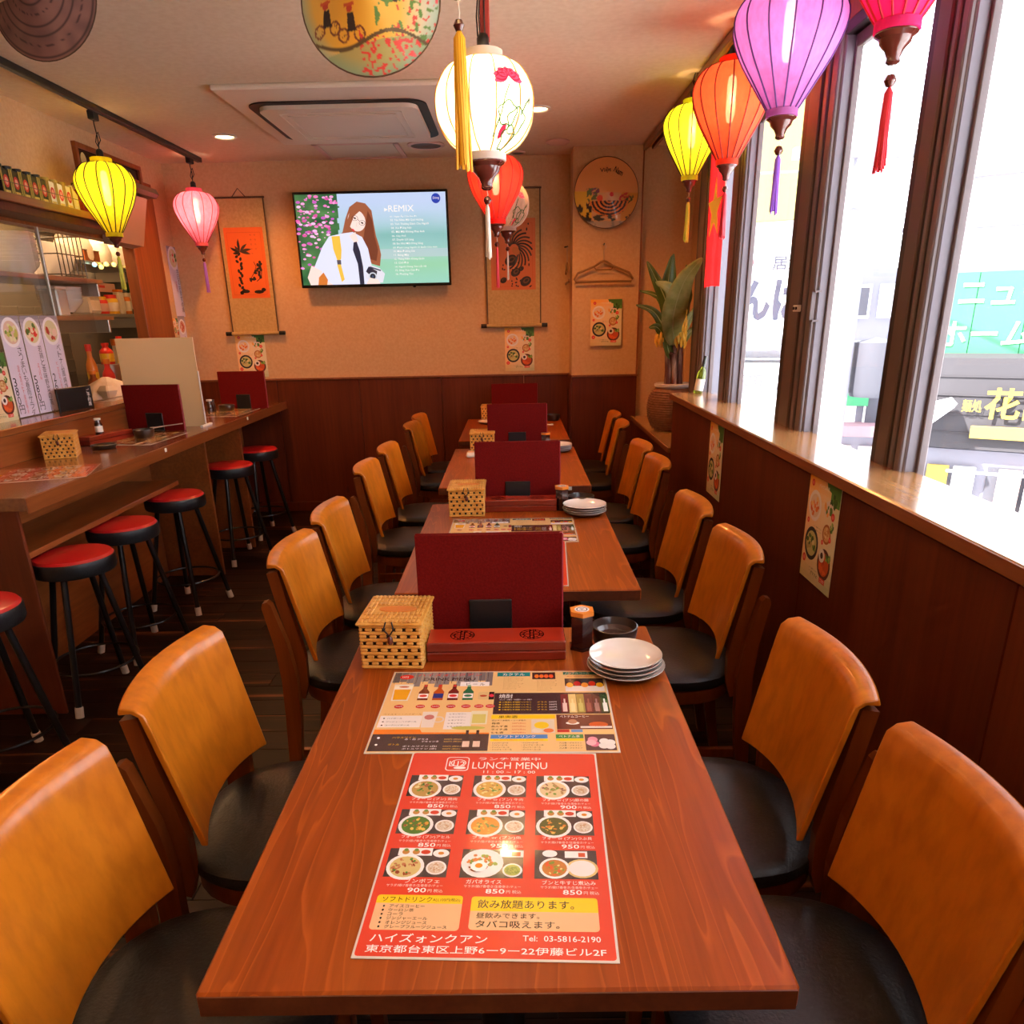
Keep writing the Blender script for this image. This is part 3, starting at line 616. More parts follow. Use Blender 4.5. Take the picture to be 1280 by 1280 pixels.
# ------------------------------------------------------------------ the printed menus
Y_, O_, B_, W_ = lin(252, 205, 30), lin(240, 130, 30), lin(60, 40, 38), lin(250, 240, 235)
FOOD = [lin(200, 150, 60), lin(150, 90, 40), lin(230, 190, 110), lin(90, 120, 40), lin(180, 60, 30), lin(120, 70, 40), lin(240, 220, 160)]
def dish(P, cx, cy, r, base, cols, seed, l=3, plate=W_):
    P.ell(cx, cy, r, r*.98, plate, l, 22); P.ell(cx, cy, r*.82, r*.80, base, l+1, 20); P.blobs(cx, cy, r*.66, r*.64, cols, 34, r*.13, l+2, seed)
def lunch_menu_print():
    P = Print(); w, h = .303, .426; red = lin(222, 62, 40)
    P.rect(.003, .003, w-.003, h-.003, red, 1, r=.004)

    P.rect(.060, .372, .097, .411, W_, 2, r=.006); P.rect(.0615, .3735, .0955, .4095, red, 3, r=.005)
    P.text('Ш2', .065, .385, .014, W_, 4); P.ring(.080, .394, .011, .0125, W_, 4, 16, .8); P.ell(.083, .380, .010, .0035, W_, 4)
    P.text('ランチ営業中', .112, .402, .009, W_, 4, w=.10)
    P.text('LUNCH MENU', .103, .378, .019, W_, 4, w=.12, bold=0); P.text('11 : 00 ~ 17 : 00', .122, .366, .007, W_, 4, w=.082)
    cols = [lin(110, 150, 50), lin(190, 150, 80), lin(230, 215, 150), lin(160, 100, 60), lin(70, 110, 40)]
    sets = [cols, [lin(235, 215, 140), lin(215, 170, 80), lin(170, 120, 70), lin(100, 140, 60)], [lin(180, 140, 90), lin(225, 200, 150), lin(120, 150, 60), lin(150, 100, 80)],
            [lin(235, 200, 90), lin(80, 120, 40), lin(150, 90, 50), lin(215, 160, 60)], [lin(235, 180, 70), lin(220, 140, 40), lin(110, 130, 50)], [lin(215, 130, 50), lin(90, 90, 40), lin(230, 190, 90)],
            [lin(150, 70, 40), lin(215, 190, 120), lin(80, 130, 50), lin(190, 120, 80)], None, [lin(200, 120, 50), lin(120, 150, 50), lin(225, 90, 40), lin(235, 215, 130)]]
    nm = ['フォー or (ブン) 鶏肉', 'フォー or (ブン) 牛肉', 'フォー or (ブン)豚の腸', 'フォー or (ブン)アヒル', 'フォー or (ブン)魚', 'フォー or (ブン)つぶ貝', 'ブンボフェ', 'ガパオライス', 'ブンと牛すじ煮込み']
    pr = ['850', '850', '900', '850', '950', '950', '900', '850', '850']
    for k in range(9):
        c, r = k % 3, k//3; x0 = (.010, .109, .206)[c]; y0 = (.304, .217, .131)[r]; w0 = .082; h0 = .055
        P.rect(x0, y0, x0+w0, y0+h0, lin(62, 48, 52), 2)
        if k == 8:
            dish(P, x0+.026, y0+.020, .020, lin(190, 120, 50), sets[k], k); P.ell(x0+.062, y0+.020, .021, .018, lin(215, 185, 120), 3); P.ell(x0+.062, y0+.020, .0175, .015, lin(235, 225, 220), 4)
            P.rect(x0+.040, y0+.040, x0+.070, y0+.053, W_, 3); P.rect(x0+.058, y0+.042, x0+.067, y0+.050, lin(200, 70, 30), 4); P.ell(x0+.020, y0+.048, .010, .007, W_, 3)
        elif k == 7:
            dish(P, x0+.028, y0+.028, .028, lin(245, 240, 235), [lin(210, 120, 50), lin(170, 90, 30), lin(120, 150, 50)], k); P.ell(x0+.024, y0+.020, .011, .010, lin(255, 250, 245), 24); P.ell(x0+.024, y0+.021, .005, .0045, lin(240, 150, 30), 25)
            P.rect(x0+.050, y0+.040, x0+.082, y0+.053, W_, 3); P.rect(x0+.066, y0+.042, x0+.078, y0+.050, lin(215, 90, 40), 4); dish(P, x0+.068, y0+.015, .013, lin(170, 180, 80), [lin(130, 150, 50)], k)
        else:
            P.rect(x0+.012, y0+.041, x0+.058, y0+.056, W_, 3); P.ell(x0+.049, y0+.048, .0065, .0045, lin(205, 60, 35), 4)
            for q in range(2): P.ell(x0+.022+q*.014, y0+.048, .005, .005, lin(190, 130, 60), 4); P.ell(x0+.022+q*.014, y0+.052, .003, .003, lin(110, 140, 60), 5)
            dish(P, x0+.026, y0+.019, .025, sets[k][1], sets[k], k); dish(P, x0+.067, y0+.018, .0135, lin(215, 195, 170), [lin(200, 160, 120), lin(230, 220, 200)], k+30); P.ell(x0+.070, y0+.046, .011, .008, W_, 3); P.ell(x0+.070, y0+.046, .004, .003, lin(210, 130, 40), 4)
        P.text(nm[k], x0+(.010 if k != 6 else .03), y0-.0105, .0075, W_, 3, w=.068 if k not in (6, 7) else .045); P.text('サラダ/揚げ春巻き/生春巻き/チェー', x0+.008, y0-.0175, .0048, lin(245, 210, 200), 3, w=.072)
        P.text(pr[k], x0+.036, y0-.0275, .0082, W_, 3, w=.024, bold=0.0120); P.text('円 税込', x0+.062, y0-.0270, .0058, lin(245, 215, 205), 3, w=.019)
    peach = lin(235, 185, 135)
    P.rect(.011, .042, .118, .099, peach, 2, r=.005); P.rect(.011, .085, .118, .099, Y_, 3, r=.004); P.rect(.011, .085, .118, .090, Y_, 3)
    P.text('ソフトドリンク', .018, .0875, .0085, BLACK, 4, w=.062); P.text('ALL100円(税込)', .081, .0875, .007, BLACK, 4, w=.034)
    for i, t in enumerate(['アイスコーヒー', 'ウーロン茶', 'コーラ', 'ジンジャーエール', 'オレンジジュース', 'グレープフルーツジュース']):
        y = .0775-i*.0066; P.ell(.022, y+.0025, .0013, .0017, BLACK, 4, 10); P.text(t, .029, y, .0052, BLACK, 4, w=.0062*len(t))
    P.rect(.129, .044, .284, .098, peach, 2, r=.005); P.rect(.129, .074, .284, .098, Y_, 3, r=.004); P.rect(.129, .074, .284, .080, Y_, 3)
    P.text('飲み放題あります。', .137, .0785, .0145, BLACK, 4, w=.118, bold=0.0048); P.text('昼飲みできます。', .137, .0625, .009, BLACK, 4, w=.076, bold=0.0040); P.text('タバコ吸えます。', .137, .0475, .0115, BLACK, 4, w=.100, bold=0.0048)
    P.text('ハイズォンクアン', .016, .0235, .0135, W_, 3, w=.137, bold=0.0060); P.text('Tel:  03-5816-2190', .194, .0285, .0085, W_, 3, w=.090, bold=0.0040)
    P.text('東京都台東区上野6ー9ー22伊藤ビル2F', .014, .0085, .0112, W_, 3, w=.275, bold=0.0048)
    return P.mesh('print', 'print_gloss')
def drink_menu_print():
    P = Print(); w, h = .426, .303; tan = lin(240, 195, 130); R = random.Random(5); dark = lin(66, 48, 50)
    P.rect(.003, .003, w-.003, h-.003, tan, 1)
    for i in range(14):
        x = .004+i*.0142; c = R.choice([lin(120, 112, 112), lin(140, 130, 128), lin(96, 88, 90), lin(156, 145, 140)]); P.rect(x, R.uniform(.235, .262), x+.0138, .299, c, 2)
        P.rect(x+.004, .25, x+.0048, .298, lin(80, 70, 72), 3)
    P.ell(.030, .279, .014, .010, lin(215, 40, 35), 4); P.text('Ш2', .021, .2755, .007, W_, 5)
    P.text('ハイズォンクアン', .052, .2815, .012, lin(225, 40, 40), 5, w=.128, bold=0.0048); P.text('DRINK MENU', .066, .262, .0125, BLACK, 5, w=.102, bold=0)
    P.poly([(.014, .180), (.046, .180), (.049, .247), (.011, .247)], lin(235, 225, 205), 4); P.poly([(.017, .184), (.043, .184), (.046, .226), (.014, .226)], lin(235, 165, 30), 5); P.rect(.012, .226, .048, .240, lin(250, 240, 215), 5); P.ell(.031, .236, .010, .003, lin(190, 90, 40), 6)
    for i, (c1, c2) in enumerate([((120, 40, 30), (215, 60, 50)), ((180, 80, 30), (50, 60, 130)), ((110, 35, 30), (220, 50, 50)), ((40, 110, 70), (60, 130, 90))]):
        x = .073+i*.0285; a = lin(*c1); P.poly([(x-.010, .182), (x+.010, .182), (x+.010, .215), (x+.004, .228), (x+.0035, .246 if i < 3 else .238), (x-.0035, .246 if i < 3 else .238), (x-.004, .228), (x-.010, .215)], a, 4)
        P.rect(x-.0095, .190, x+.0095, .208, W_ if i != 1 else lin(50, 60, 130), 5); P.ell(x, .199, .0075, .005, lin(*c2), 6); P.rect(x-.003, .236, x+.003, .244, lin(200, 60, 50) if i < 3 else lin(150, 190, 150), 6)
    P.rect(.180-.012+.010, .183, .198, .214, lin(225, 190, 130), 4, r=.004); P.ell(.188, .198, .007, .004, lin(180, 70, 40), 5)
    P.rect(.1985, .183, .2085, .2140, lin(30, 24, 26), 4); P.ell(.2035, .199, .0045, .006, lin(225, 60, 80), 5)
    P.rect(.140, .238, .197, .2560, W_, 4); P.text('ビ ー ル', .152, .241, .0115, BLACK, 5, w=.036)
    for x in (.033, .073, .101, .130, .158, .182, .203): P.ell(x, .158, .0088, .0072, lin(205, 50, 50), 4, 14); P.text('500円', x-.006, .156, .004, W_, 5, w=.012)
    P.rect(.006, .083, .082, .124, lin(240, 228, 220), 3)
    for i, t in enumerate(['ハイボール', 'ジンジャーハイボール', 'コークハイボール']): P.text('■', .012, .113-i*.012, .003, BLACK, 4); P.text(t, .019, .112-i*.012, .005, BLACK, 4, w=.0055*len(t))
    P.text('ウイスキー・ハイボール', .010, .127, .005, lin(150, 90, 60), 4, w=.07)
    P.poly([(.084, .082), (.106, .082), (.109, .138), (.081, .138)], lin(235, 220, 205), 4); P.ell(.095, .118, .009, .009, lin(200, 120, 110), 5); P.ring(.112, .110, .008, .011, lin(225, 210, 200), 4, 14)
    P.rect(.124, .076, .172, .136, lin(240, 228, 220), 3)
    for i in range(5): P.text('レモンサワー', .131, .127-i*.011, .004, BLACK, 4, w=.030)
    P.rect(.170, .092, .200, .140, lin(235, 225, 190), 5); P.rect(.173, .096, .197, .128, lin(215, 200, 110), 6); P.ell(.168, .080, .030, .006, lin(200, 190, 90), 5)
    P.poly([(.004, .060), (.206, .060), (.206, .064), (.088, .066), (.084, .076), (.004, .076)], O_, 4); P.rect(.004, .006, .206, .062, dark, 3)
    for y, t in ((.046, 'ハウスワイン'), (.024, 'ボトル')): P.ell(.016, y+.002, .0025, .003, W_, 4, 10); P.text(t, .040 if y > .03 else .036, y, .0058, Y_, 4)
    for i, t in enumerate(['赤・白 グラス', 'デキャンタ', 'ボトルワイン (白)', 'ボトルワイン (赤)']): P.text(t, .062+(.03 if i == 1 else 0), (.0405, .033, .018, .010)[i], .0055, W_, 4, w=.0058*len(t)); P.text('500円 (税込)', .130, (.0405, .033, .018, .010)[i], .0045, lin(240, 200, 90), 4, w=.030)
    for x in (.168, .186): P.rect(x-.006, .010, x+.006, .046, lin(60, 25, 22), 5); P.rect(x-.0025, .046, x+.0025, .072, lin(50, 25, 22), 5); P.rect(x-.006, .018, x+.006, .036, lin(235, 200, 175), 6)
    # right half
    teal = lin(20, 130, 130)
    P.rect(.211, .279, .277, .297, teal, 3); P.text('カクテル', .222, .282, .011, W_, 4, w=.044)
    P.rect(.281, .266, .327, .296, dark, 3); [P.ell(.290+i*.0095, .279, .0045, .008, lin(230, 120-12*i, 40), 4) for i in range(4)]
    for c in range(2):
        for i in range(8 if c == 0 else 7): P.text('カシスオレンジソーダ', .224+c*.066, (.272 if c == 0 else .257)-i*.0068, .0036, lin(120, 60, 40), 3, w=R.uniform(.022, .040))
    P.rect(.343, .285, .420, .297, lin(25, 110, 90), 3); P.text('ノンアルコール', .346, .287, .008, W_, 4, w=.050); P.text('ALL 400円 (税込)', .350, .274, .0055, lin(170, 60, 40), 4, w=.05)
    P.rect(.345, .232, .420, .268, dark, 3); P.rect(.345, .214, .420, .236, lin(240, 225, 215), 4)
    for i, c in enumerate([(245, 170, 60), (200, 30, 50), (240, 150, 40), (220, 50, 30), (240, 170, 30)]): P.ell(.354+i*.0145, .240+(i % 2)*.006, .007, .010, lin(*c), 5)
    P.rect(.209, .128, .421, .209, dark, 3); P.text('焼酎', .218, .188, .016, W_, 4, w=.026); P.text('ロック・水割り・お湯割り・ソーダ割り', .220, .180, .0045, W_, 4, w=.060)
    for i in range(4):
        y = .170-i*.0095; P.text('● 二階堂むぎ焼酎 いいちこ', .219, y, .0052, Y_, 4, w=.060); P.text('グラス', .290, y, .0048, Y_, 4, w=.018); P.text('500円', .312, y, .0048, W_, 4, w=.014)
    for i, (c, q) in enumerate([((120, 40, 35), (235, 200, 190)), ((225, 200, 130), (240, 220, 160)), ((170, 150, 80), (200, 190, 110)), ((110, 60, 55), (150, 90, 80)), ((100, 50, 50), (170, 130, 120)), ((40, 90, 50), (230, 235, 235))]):
        x = .334+i*.0148; P.rect(x, .132, x+.0140, .203, lin(*c), 4); P.rect(x+.003, .136, x+.011, .168, lin(*q), 5); P.rect(x+.0055, .168, x+.0085, .184, lin(*q), 5)
    P.rect(.207, .111, .322, .125, Y_, 3); P.text('果実酒', .220, .1135, .009, BLACK, 4, w=.034)
    P.text('ロック・水割り・ソーダ割り', .209, .103, .0045, BLACK, 4, w=.06)
    for i, t in enumerate(['梅酒', 'あんず酒', 'ライチ酒', 'もも酒']): P.text(t, .209, .092-i*.0105, .0062, BLACK, 4, w=.007*len(t)); P.text('500円(税込)', .245, .092-i*.0105, .0055, lin(200, 50, 40), 4, w=.024)
    P.rect(.279, .062, .320, .108, lin(225, 205, 180), 3); P.ell(.297, .088, .013, .012, lin(240, 200, 40), 4); P.ell(.289, .070, .009, .008, lin(235, 215, 190), 5); P.ell(.309, .070, .009, .007, lin(225, 120, 60), 5)
    P.rect(.324, .074, .421, .125, lin(110, 55, 42), 3); P.text('ベトナムコーヒー', .330, .114, .008, W_, 4, w=.052); P.ell(.352, .095, .012, .005, W_, 4); P.ell(.352, .100, .008, .008, lin(190, 130, 100), 5); P.ell(.397, .090, .017, .009, lin(210, 90, 40), 4); P.rect(.365, .078, .420, .084, lin(235, 225, 215), 4)
    P.rect(.324, .064, .345, .073, lin(200, 50, 40), 4); P.rect(.348, .064, .368, .073, lin(110, 150, 200), 4)
    P.rect(.209, .044, .307, .057, lin(70, 130, 190), 3); P.text('ソフトドリンク', .222, .0465, .008, W_, 4, w=.064); P.rect(.209, .036, .307, .043, Y_, 3); P.text('ALL 300円(税込)  ALL 300円(税込)', .214, .0375, .0042, lin(190, 60, 40), 4, w=.085)
    for c in range(2):
        for i in range(4): P.text('・ジンジャーエール', .210+c*.052, .028-i*.0068, .0042, BLACK, 4, w=R.uniform(.028, .042))
    P.rect(.321, .044, .368, .057, lin(70, 140, 70), 3); P.text('ベトナム茶', .326, .0465, .008, W_, 4, w=.036); P.rect(.321, .036, .368, .043, Y_, 3)
    for i in range(3): P.text('ハス茶・ジャスミン', .326, .027-i*.0078, .0048, BLACK, 4, w=.038)
    P.rect(.370, .006, .421, .057, lin(90, 60, 60), 3)
    for i, (x, y, c) in enumerate([(.383, .040, (235, 150, 170)), (.385, .026, (225, 120, 150)), (.380, .030, (240, 180, 190)), (.402, .034, (240, 235, 230)), (.400, .020, (235, 230, 225)), (.412, .030, (240, 235, 230)), (.411, .018, (235, 228, 225))]): P.ell(x, y, .0085, .009, lin(*c), 4+i)
    return P.mesh('print', 'print_gloss')
lunch_me, drink_me = lunch_menu_print(), drink_menu_print()
def make_menu(name, label, w, h, pm):
    t = thing(name, label, 'menu'); MB().box((w/2, h/2, .0006), (w, h, .0012), 'laminate', .0004).build('sheet', t)
    o = bpy.data.objects.new('print', pm); C.objects.link(o); o.parent = t; o.location = (0, 0, .00125); return t
lm = make_menu('lunch_menu', 'red laminated lunch menu with rows of noodle photos on the nearest table', .303, .426, lunch_me); lm.location = (-.184, .003, .7002); lm.rotation_euler = (0, 0, -.040)
dm = make_menu('drink_menu', 'tan laminated drink menu across the nearest table above the red one', .426, .303, drink_me); dm.location = (-.249, .4265, .7002); dm.rotation_euler = (0, 0, -.021)
dup(lm, (-.155, 1.243, .7002), -.045, 'red laminated lunch menu half hidden behind the nearest burgundy folder')
dup(dm, (-.217, 1.648, .7002), -.01, 'tan laminated drink menu on the second table before its cutlery box')
dup(lm, (-2.14, 2.36, .8302), -1.25, 'red laminated menu lying on the bar counter by the basket'); dup(dm, (-2.03, 3.42, .8302), -1.62, 'tan laminated menu on the bar counter before the burgundy folder')
dup(dm, (-2.0, 4.50, .8302), -1.60, 'tan laminated menu at the far end of the bar counter')

# ------------------------------------------------------------------ things on the tables
def make_basket(label):
    t = thing('tissue_basket', label, 'basket', group='woven bamboo tissue baskets'); w, d, h = .125, .150, .098
    MB().box((0, 0, h/2), (w-.008, d-.008, h-.004), 'bamboo_dark', .004).build('lining', t)
    m = MB(); rows = 13
    for fi, (L, off, nrm) in enumerate(((w, d/2, (0, -1)), (w, d/2, (0, 1)), (d, w/2, (-1, 0)), (d, w/2, (1, 0)))):
        cols = 7 if L == w else 8; cw = L/cols; rh = h/rows
        for r in range(rows):
            z = (r+.5)*rh; k = 0
            if r % 2 == 0: segs = [(-L/2, L/2)]          # an unbroken strand
            else:                                        # a strand that dives behind the dark stakes
                step = .0208; x0 = -L/2+(.0104 if (r//2) % 2 else .0208)*.8; segs = []; e = -L/2
                while x0 < L/2-.004: segs.append((e, x0-.0032)); e = x0+.0032; x0 += step
                segs.append((e, L/2))
            for a, b in segs:
                c = (a+b)/2
                if nrm[1]: m.box((c, nrm[1]*(off-.001), z), (b-a, .006, rh*.97), 'bamboo', .0022)
                else: m.box((nrm[0]*(off-.001), c, z), (.006, b-a, rh*.97), 'bamboo', .0022)
    o = m.build('weave', t); o['kind'] = 'stuff'
    m = MB(); m.box((0, 0, h+.002), (w+.012, d+.012, .006), 'bamboo', .002); lid = m.build('lid', t)
    m = MB()
    for i in range(14):
        for j, y in enumerate((-d/2+.006, -d/2+.026, -d/2+.046, d/2-.046, d/2-.026, d/2-.006)): m.box((-w/2+.005+i*(w-.01)/13, y, h+.0062), (.0075, .016, .003), 'bamboo', .0014)
        for j, y in enumerate((-.012, .012)):
            if i in (0, 1, 12, 13): m.box((-w/2+.005+i*(w-.01)/13, y, h+.0062), (.0075, .020, .003), 'bamboo', .0014)
    o = m.build('lid_weave', t); o['kind'] = 'stuff'
    MB().lathe([(0, 0), (1, 0), (1, .0012), (0, .0012)], 'orange_plastic', 24, M=Matrix.Translation((.004, -.002, h+.0055)) @ Matrix.Diagonal((.040, .017, 1, 1))).build('slot', t)
    for s in (-1, 1): MB().tube([(s*.006, -d/2-.004, h+.008), (s*.010, -d/2-.010, h-.006), (s*.001, -d/2-.008, h-.020)], .0016, 'bamboo_dark', 6).build('loop', t)
    MB().lathe([(0, -.009), (.004, -.008), (.006, -.003), (.0055, .004), (.003, .009), (0, .010)], 'wood_bead', 14, c=(.002, -d/2-.010, h-.030)).build('toggle', t)
    return t
bk0 = make_basket('woven bamboo tissue basket on the nearest table'); bk0.location = (-.245, .822, .70); bk0.rotation_euler = (0, 0, radians(-3))
def make_folder(label):
    t = thing('menu_folder', label, 'menu folder', group='burgundy menu folders standing upright'); W, H = .318, .242
    m = MB(); m.box((0, -.006, H/2), (W, .004, H), 'burgundy', .0015); m.build('cover', t)
    m = MB(); m.box((0, .006, H/2), (W, .004, H), 'burgundy', .0015); m.build('cover', t)
    m = MB(); m.box((W/2-.003, 0, H/2), (.010, .015, H-.002), 'burgundy_edge', .003); m.build('spine', t)
    m = MB(); m.box((-.004, 0, H/2-.001), (W-.020, .008, H-.006), 'paper', .001); m.build('pages', t)
    m = MB(); m.box((0, -.012, .047), (.094, .006, .094), 'black_plastic', .002); m.box((0, .012, .047), (.094, .006, .094), 'black_plastic', .002); m.box((0, 0, .002), (.094, .07, .004), 'black_plastic', .001); m.build('stand', t)
    return t
fd0 = make_folder('burgundy menu folder upright on the nearest table, largest in view'); fd0.location = (-.049, .905, .70)
def make_box(label):
    t = thing('cutlery_box', label, 'box', group='red lacquered cutlery boxes'); w, d = .290, .075
    MB().box((0, 0, .011), (w, d, .021), 'red_lacquer', .002).build('tray', t); MB().box((0, 0, .033), (w, d, .021), 'red_lacquer', .002).box((0, 0, .0440), (w-.004, d-.004, .001), 'lacquer_lit_top').build('lid', t)  # top sheet is brighter red: light from above put into its colour
    for x in (-.072, .075):
        P = Print(.0001); c = lin(14, 4, 4)
        for r0, r1 in ((.024, .026), (.016, .018)): P.ring(0, 0, r0, r1, c, 1, 26)
        for k in range(12): a = 2*pi*k/12; P.line([(.017*cos(a), .017*sin(a)), (.025*cos(a+.2), .025*sin(a+.2))], .0022, c, 2)
        for s in (-1, 1): P.line([(s*.004, -.024), (s*.004, .024)], .002, c, 2); P.line([(-.024, s*.004), (.024, s*.004)], .002, c, 2); P.ring(0, s*.012, .004, .006, c, 3, 12)
        P.build('emblem', t, (x, 0, .0446), mat='print_gloss')
    return t
bx0 = make_box('red cutlery box with round black emblems before the nearest folder'); bx0.location = (-.035, .812, .70)
def make_pot(label):
    t = thing('spice_pot', label, 'pot', group='hexagonal dark spice pots')
    def hexa(r, z0, z1, mat, m): return m.lathe([(r, z0), (r, z1)], mat, 6, smooth=False, M=Matrix.Rotation(radians(30), 4, 'Z'))
    m = MB(); hexa(.029, 0, .006, 'dark_lacquer', m); hexa(.026, .006, .078, 'dark_lacquer', m); m.build('body', t)
    m = MB(); hexa(.028, .078, .088, 'orange_plastic', m); m.build('cap', t)
    P = Print(.0001); P.ell(0, 0, .016, .016, W_, 1, 22); P.ring(0, 0, .010, .012, lin(40, 50, 90), 2, 18); P.text('辛', -.006, -.006, .012, lin(30, 30, 50), 2); P.build('emblem', t, (0, 0, .0882), mat='print_gloss')
    P = Print(.0001); c = lin(225, 190, 170); [P.ell(0, .018+i*.014, .0035, .0035, c, 1, 10) for i in range(3)]
    P.build('print', t, (.0, -.0229, .0), (pi/2, 0, 0), mat='print_gloss'); return t
pt0 = make_pot('hexagonal dark spice pot with orange cap on the nearest table'); pt0.location = (.148, .840, .70)
def make_bowl(label):
    t = thing('dark_bowl', label, 'bowl', group='dark brown bowls beside the plates')
    MB().lathe([(0, .0), (.040, 0), (.046, .006), (.050, .030), (.0505, .040), (.048, .041), (.046, .036), (.043, .024)], 'bowl_black', 36, cap=False).build('body', t)
    MB().lathe([(.0435, .025), (.036, .016), (.018, .0135), (.016, .015), (0, .0155)], 'bowl_inner', 32, cap=False).build('inside', t); return t
bw0 = make_bowl('dark brown bowl behind the plate stack on the nearest table'); bw0.location = (.222, .864, .70)
def make_plate(label):
    t = thing('small_plate', label, 'plate', group='round cream plates in stacks')
    wob = lambda a: 1+.008*sin(3*a+.5)
    MB().lathe([(0, .0035), (.045, .004), (.066, .010), (.0765, .0155), (.0780, .0165), (.0785, .0155)], 'plate_glaze', 44, wob=wob, cap=False).build('glazed_face', t)
    MB().lathe([(0, 0), (.036, 0), (.042, .001), (.068, .0065), (.0785, .0150)], 'plate_side', 44, wob=wob, cap=False).build('underside', t); return t
pn = ['lowest', 'second lowest', 'second highest', 'top']
plates0 = None
def stack(x, y, z, where, n=4, s=1.0, seed=0):
    global plates0; R = random.Random(seed)
    for i in range(n):
        nm = {4: pn, 3: ['lowest', 'middle', 'top'], 1: ['single'], 2: ['lower', 'upper']}[n][i]; lb = 'cream plate, %s of the stack %s' % (nm, where) if n > 1 else 'single cream plate %s' % where
        loc = (x+R.uniform(-.002, .002), y+R.uniform(-.002, .002), z+i*.0078+.0002)
        if plates0 is None: plates0 = make_plate(lb); plates0.location = loc
        else: o = dup(plates0, loc, R.uniform(0, 6), lb); o.scale = (s, s, 1)
stack(.226, .722, .70, 'on the nearest table', s=.93)
# second, third and fourth table
dup(bk0, (-.168, 2.065, .70), 0, 'woven bamboo tissue basket on the second table'); dup(fd0, (.018, 2.155, .70), 0, 'burgundy menu folder upright on the second table'); dup(bx0, (.015, 2.085, .70), 0, 'red cutlery box before the second folder')
dup(pt0, (.180, 2.075, .70), 0, 'hexagonal dark spice pot on the second table'); dup(bw0, (.255, 2.125, .70), 0, 'dark brown bowl behind the plate stack on the second table'); stack(.258, 2.000, .70, 'on the second table', seed=2)
dup(bk0, (-.165, 3.42, .70), 0, 'woven bamboo tissue basket on the third table'); dup(fd0, (.022, 3.43, .70), 0, 'burgundy menu folder upright on the third table'); dup(pt0, (.175, 3.43, .70), 0, 'hexagonal dark spice pot on the third table')
stack(.235, 3.345, .70, 'on the third table', seed=3)
dup(bk0, (-.155, 4.66, .70), 0, 'woven bamboo tissue basket on the fourth table by the back wall'); dup(fd0, (.010, 4.70, .70), 0, 'burgundy menu folder upright on the fourth table by the back wall')
dup(bw0, (.270, 4.60, .70), 0, 'dark brown bowl on the fourth table by the back wall'); stack(-.16, 4.50, .70, 'on the fourth table', n=1, seed=4)
tp = thing('towel_packet', 'pale folded towel packet below the third table basket', 'packet', (-.175, 3.235, .70)); MB().box((0, 0, .012), (.135, .10, .022), 'paper', .008).build('towel', tp); MB().box((0, .004, .0236), (.132, .022, .0012), 'orange_plastic', .0004).build('band', tp)
tp2 = thing('card', 'small pale card beside the fourth table bowl', 'card', (.23, 4.38, .70)); MB().box((0, 0, .0015), (.07, .05, .003), 'paper', .0005).build('sheet', tp2)
wt = thing('wall_tag', 'small white tag at the edge of the third table behind the second table bowl', 'tag', (.237, 2.484, .688)); MB().box((0, 0, 0), (.022, .004, .014), 'white_plastic', .001).build('plate', wt)

# ------------------------------------------------------------------ things on the bar counter
dup(bk0, (-2.010, 2.70, .83), radians(22), 'woven bamboo tissue basket on the bar counter'); dup(fd0, (-1.945, 3.50, .83), radians(-4), 'burgundy menu folder before the clear screen on the bar counter')
dup(fd0, (-1.80, 4.50, .83), radians(-4), 'burgundy menu folder at the far end of the bar counter')
o = dup(bw0, (-1.93, 2.90, .83), 0, 'low dark dish beside the counter basket'); o.scale = (1.1, 1.1, .5)
o = dup(bx0, (-2.03, 3.12, .83), radians(75), 'red cutlery box on the bar counter behind the basket')
dup(bw0, (-1.90, 3.25, .83), 0, 'dark brown bowl on the bar counter before the clear screen')
def bottle(name, label, loc, r, h, body, cap, lab=None, group=None, neck=.35, cat='bottle'):
    t = thing(name, label, cat, loc, group=group)
    MB().lathe([(0, 0), (r*.95, 0), (r, .004), (r, h*.55), (r*.92, h*.64), (r*neck, h*.78), (r*neck, h*.92), (0, h*.92)], body, 20, cap=False).build('body', t)
    MB().lathe([(r*neck*1.2, h*.88), (r*neck*1.25, h*.90), (r*neck*1.25, h), (0, h)], cap, 16, cap=False).build('cap', t)
    if lab: MB().lathe([(r*1.01, h*.12), (r*1.015, h*.13), (r*1.015, h*.50), (r*1.01, h*.51)], lab, 20, cap=False).build('label', t)
    return t
bottle('sauce_bottle', 'small dark sauce bottle with white cap on the counter cutlery box', (-2.035, 3.08, .875), .018, .075, 'dark_lacquer', 'white_plastic', 'paper', neck=.7)
sp = thing('spoon', 'metal spoon resting on the counter bowl', 'spoon', (-1.86, 3.27, .873)); MB().tube([(0, 0, 0), (.05, .05, .004), (.11, .11, .006)], [.004, .002, .0025], 'steel', 8).build('handle', sp)
MB().lathe([(0, 0), (.6, .1), (1, .6), (1.05, .62)], 'steel', 16, M=Matrix.Diagonal((.014, .014, .006, 1)), cap=False).build('bowl', sp)
ap = thing('acrylic_screen', 'milky upright screen between two places on the bar counter', 'screen', (-1.945, 3.64, .83))
MB().box((0, 0, .238), (.425, .005, .476), 'acrylic', .001).build('sheet', ap)
for x in (-.17, .215): MB().box((x, 0, .006), (.016, .14, .012), 'white_plastic', .002).build('foot', ap)
m = MB(); m.box((.2145, -.003, .15), (.006, .010, .30), 'white_plastic', .001); m.build('edge_clip', ap)
bc = thing('black_card_stand', 'black folded card with white writing on the counter ledge', 'card stand', (-2.19, 3.20, .98), radians(76)); MB().box((0, 0, .055), (.22, .012, .11), 'black_plastic', .002).build('board', bc)
P = Print(.0001); P.text('ご予約席', 0, 0, .02, W_, 1, vert=True); P.build('print', bc, (.075, -.0062, .096), (pi/2, 0, 0))
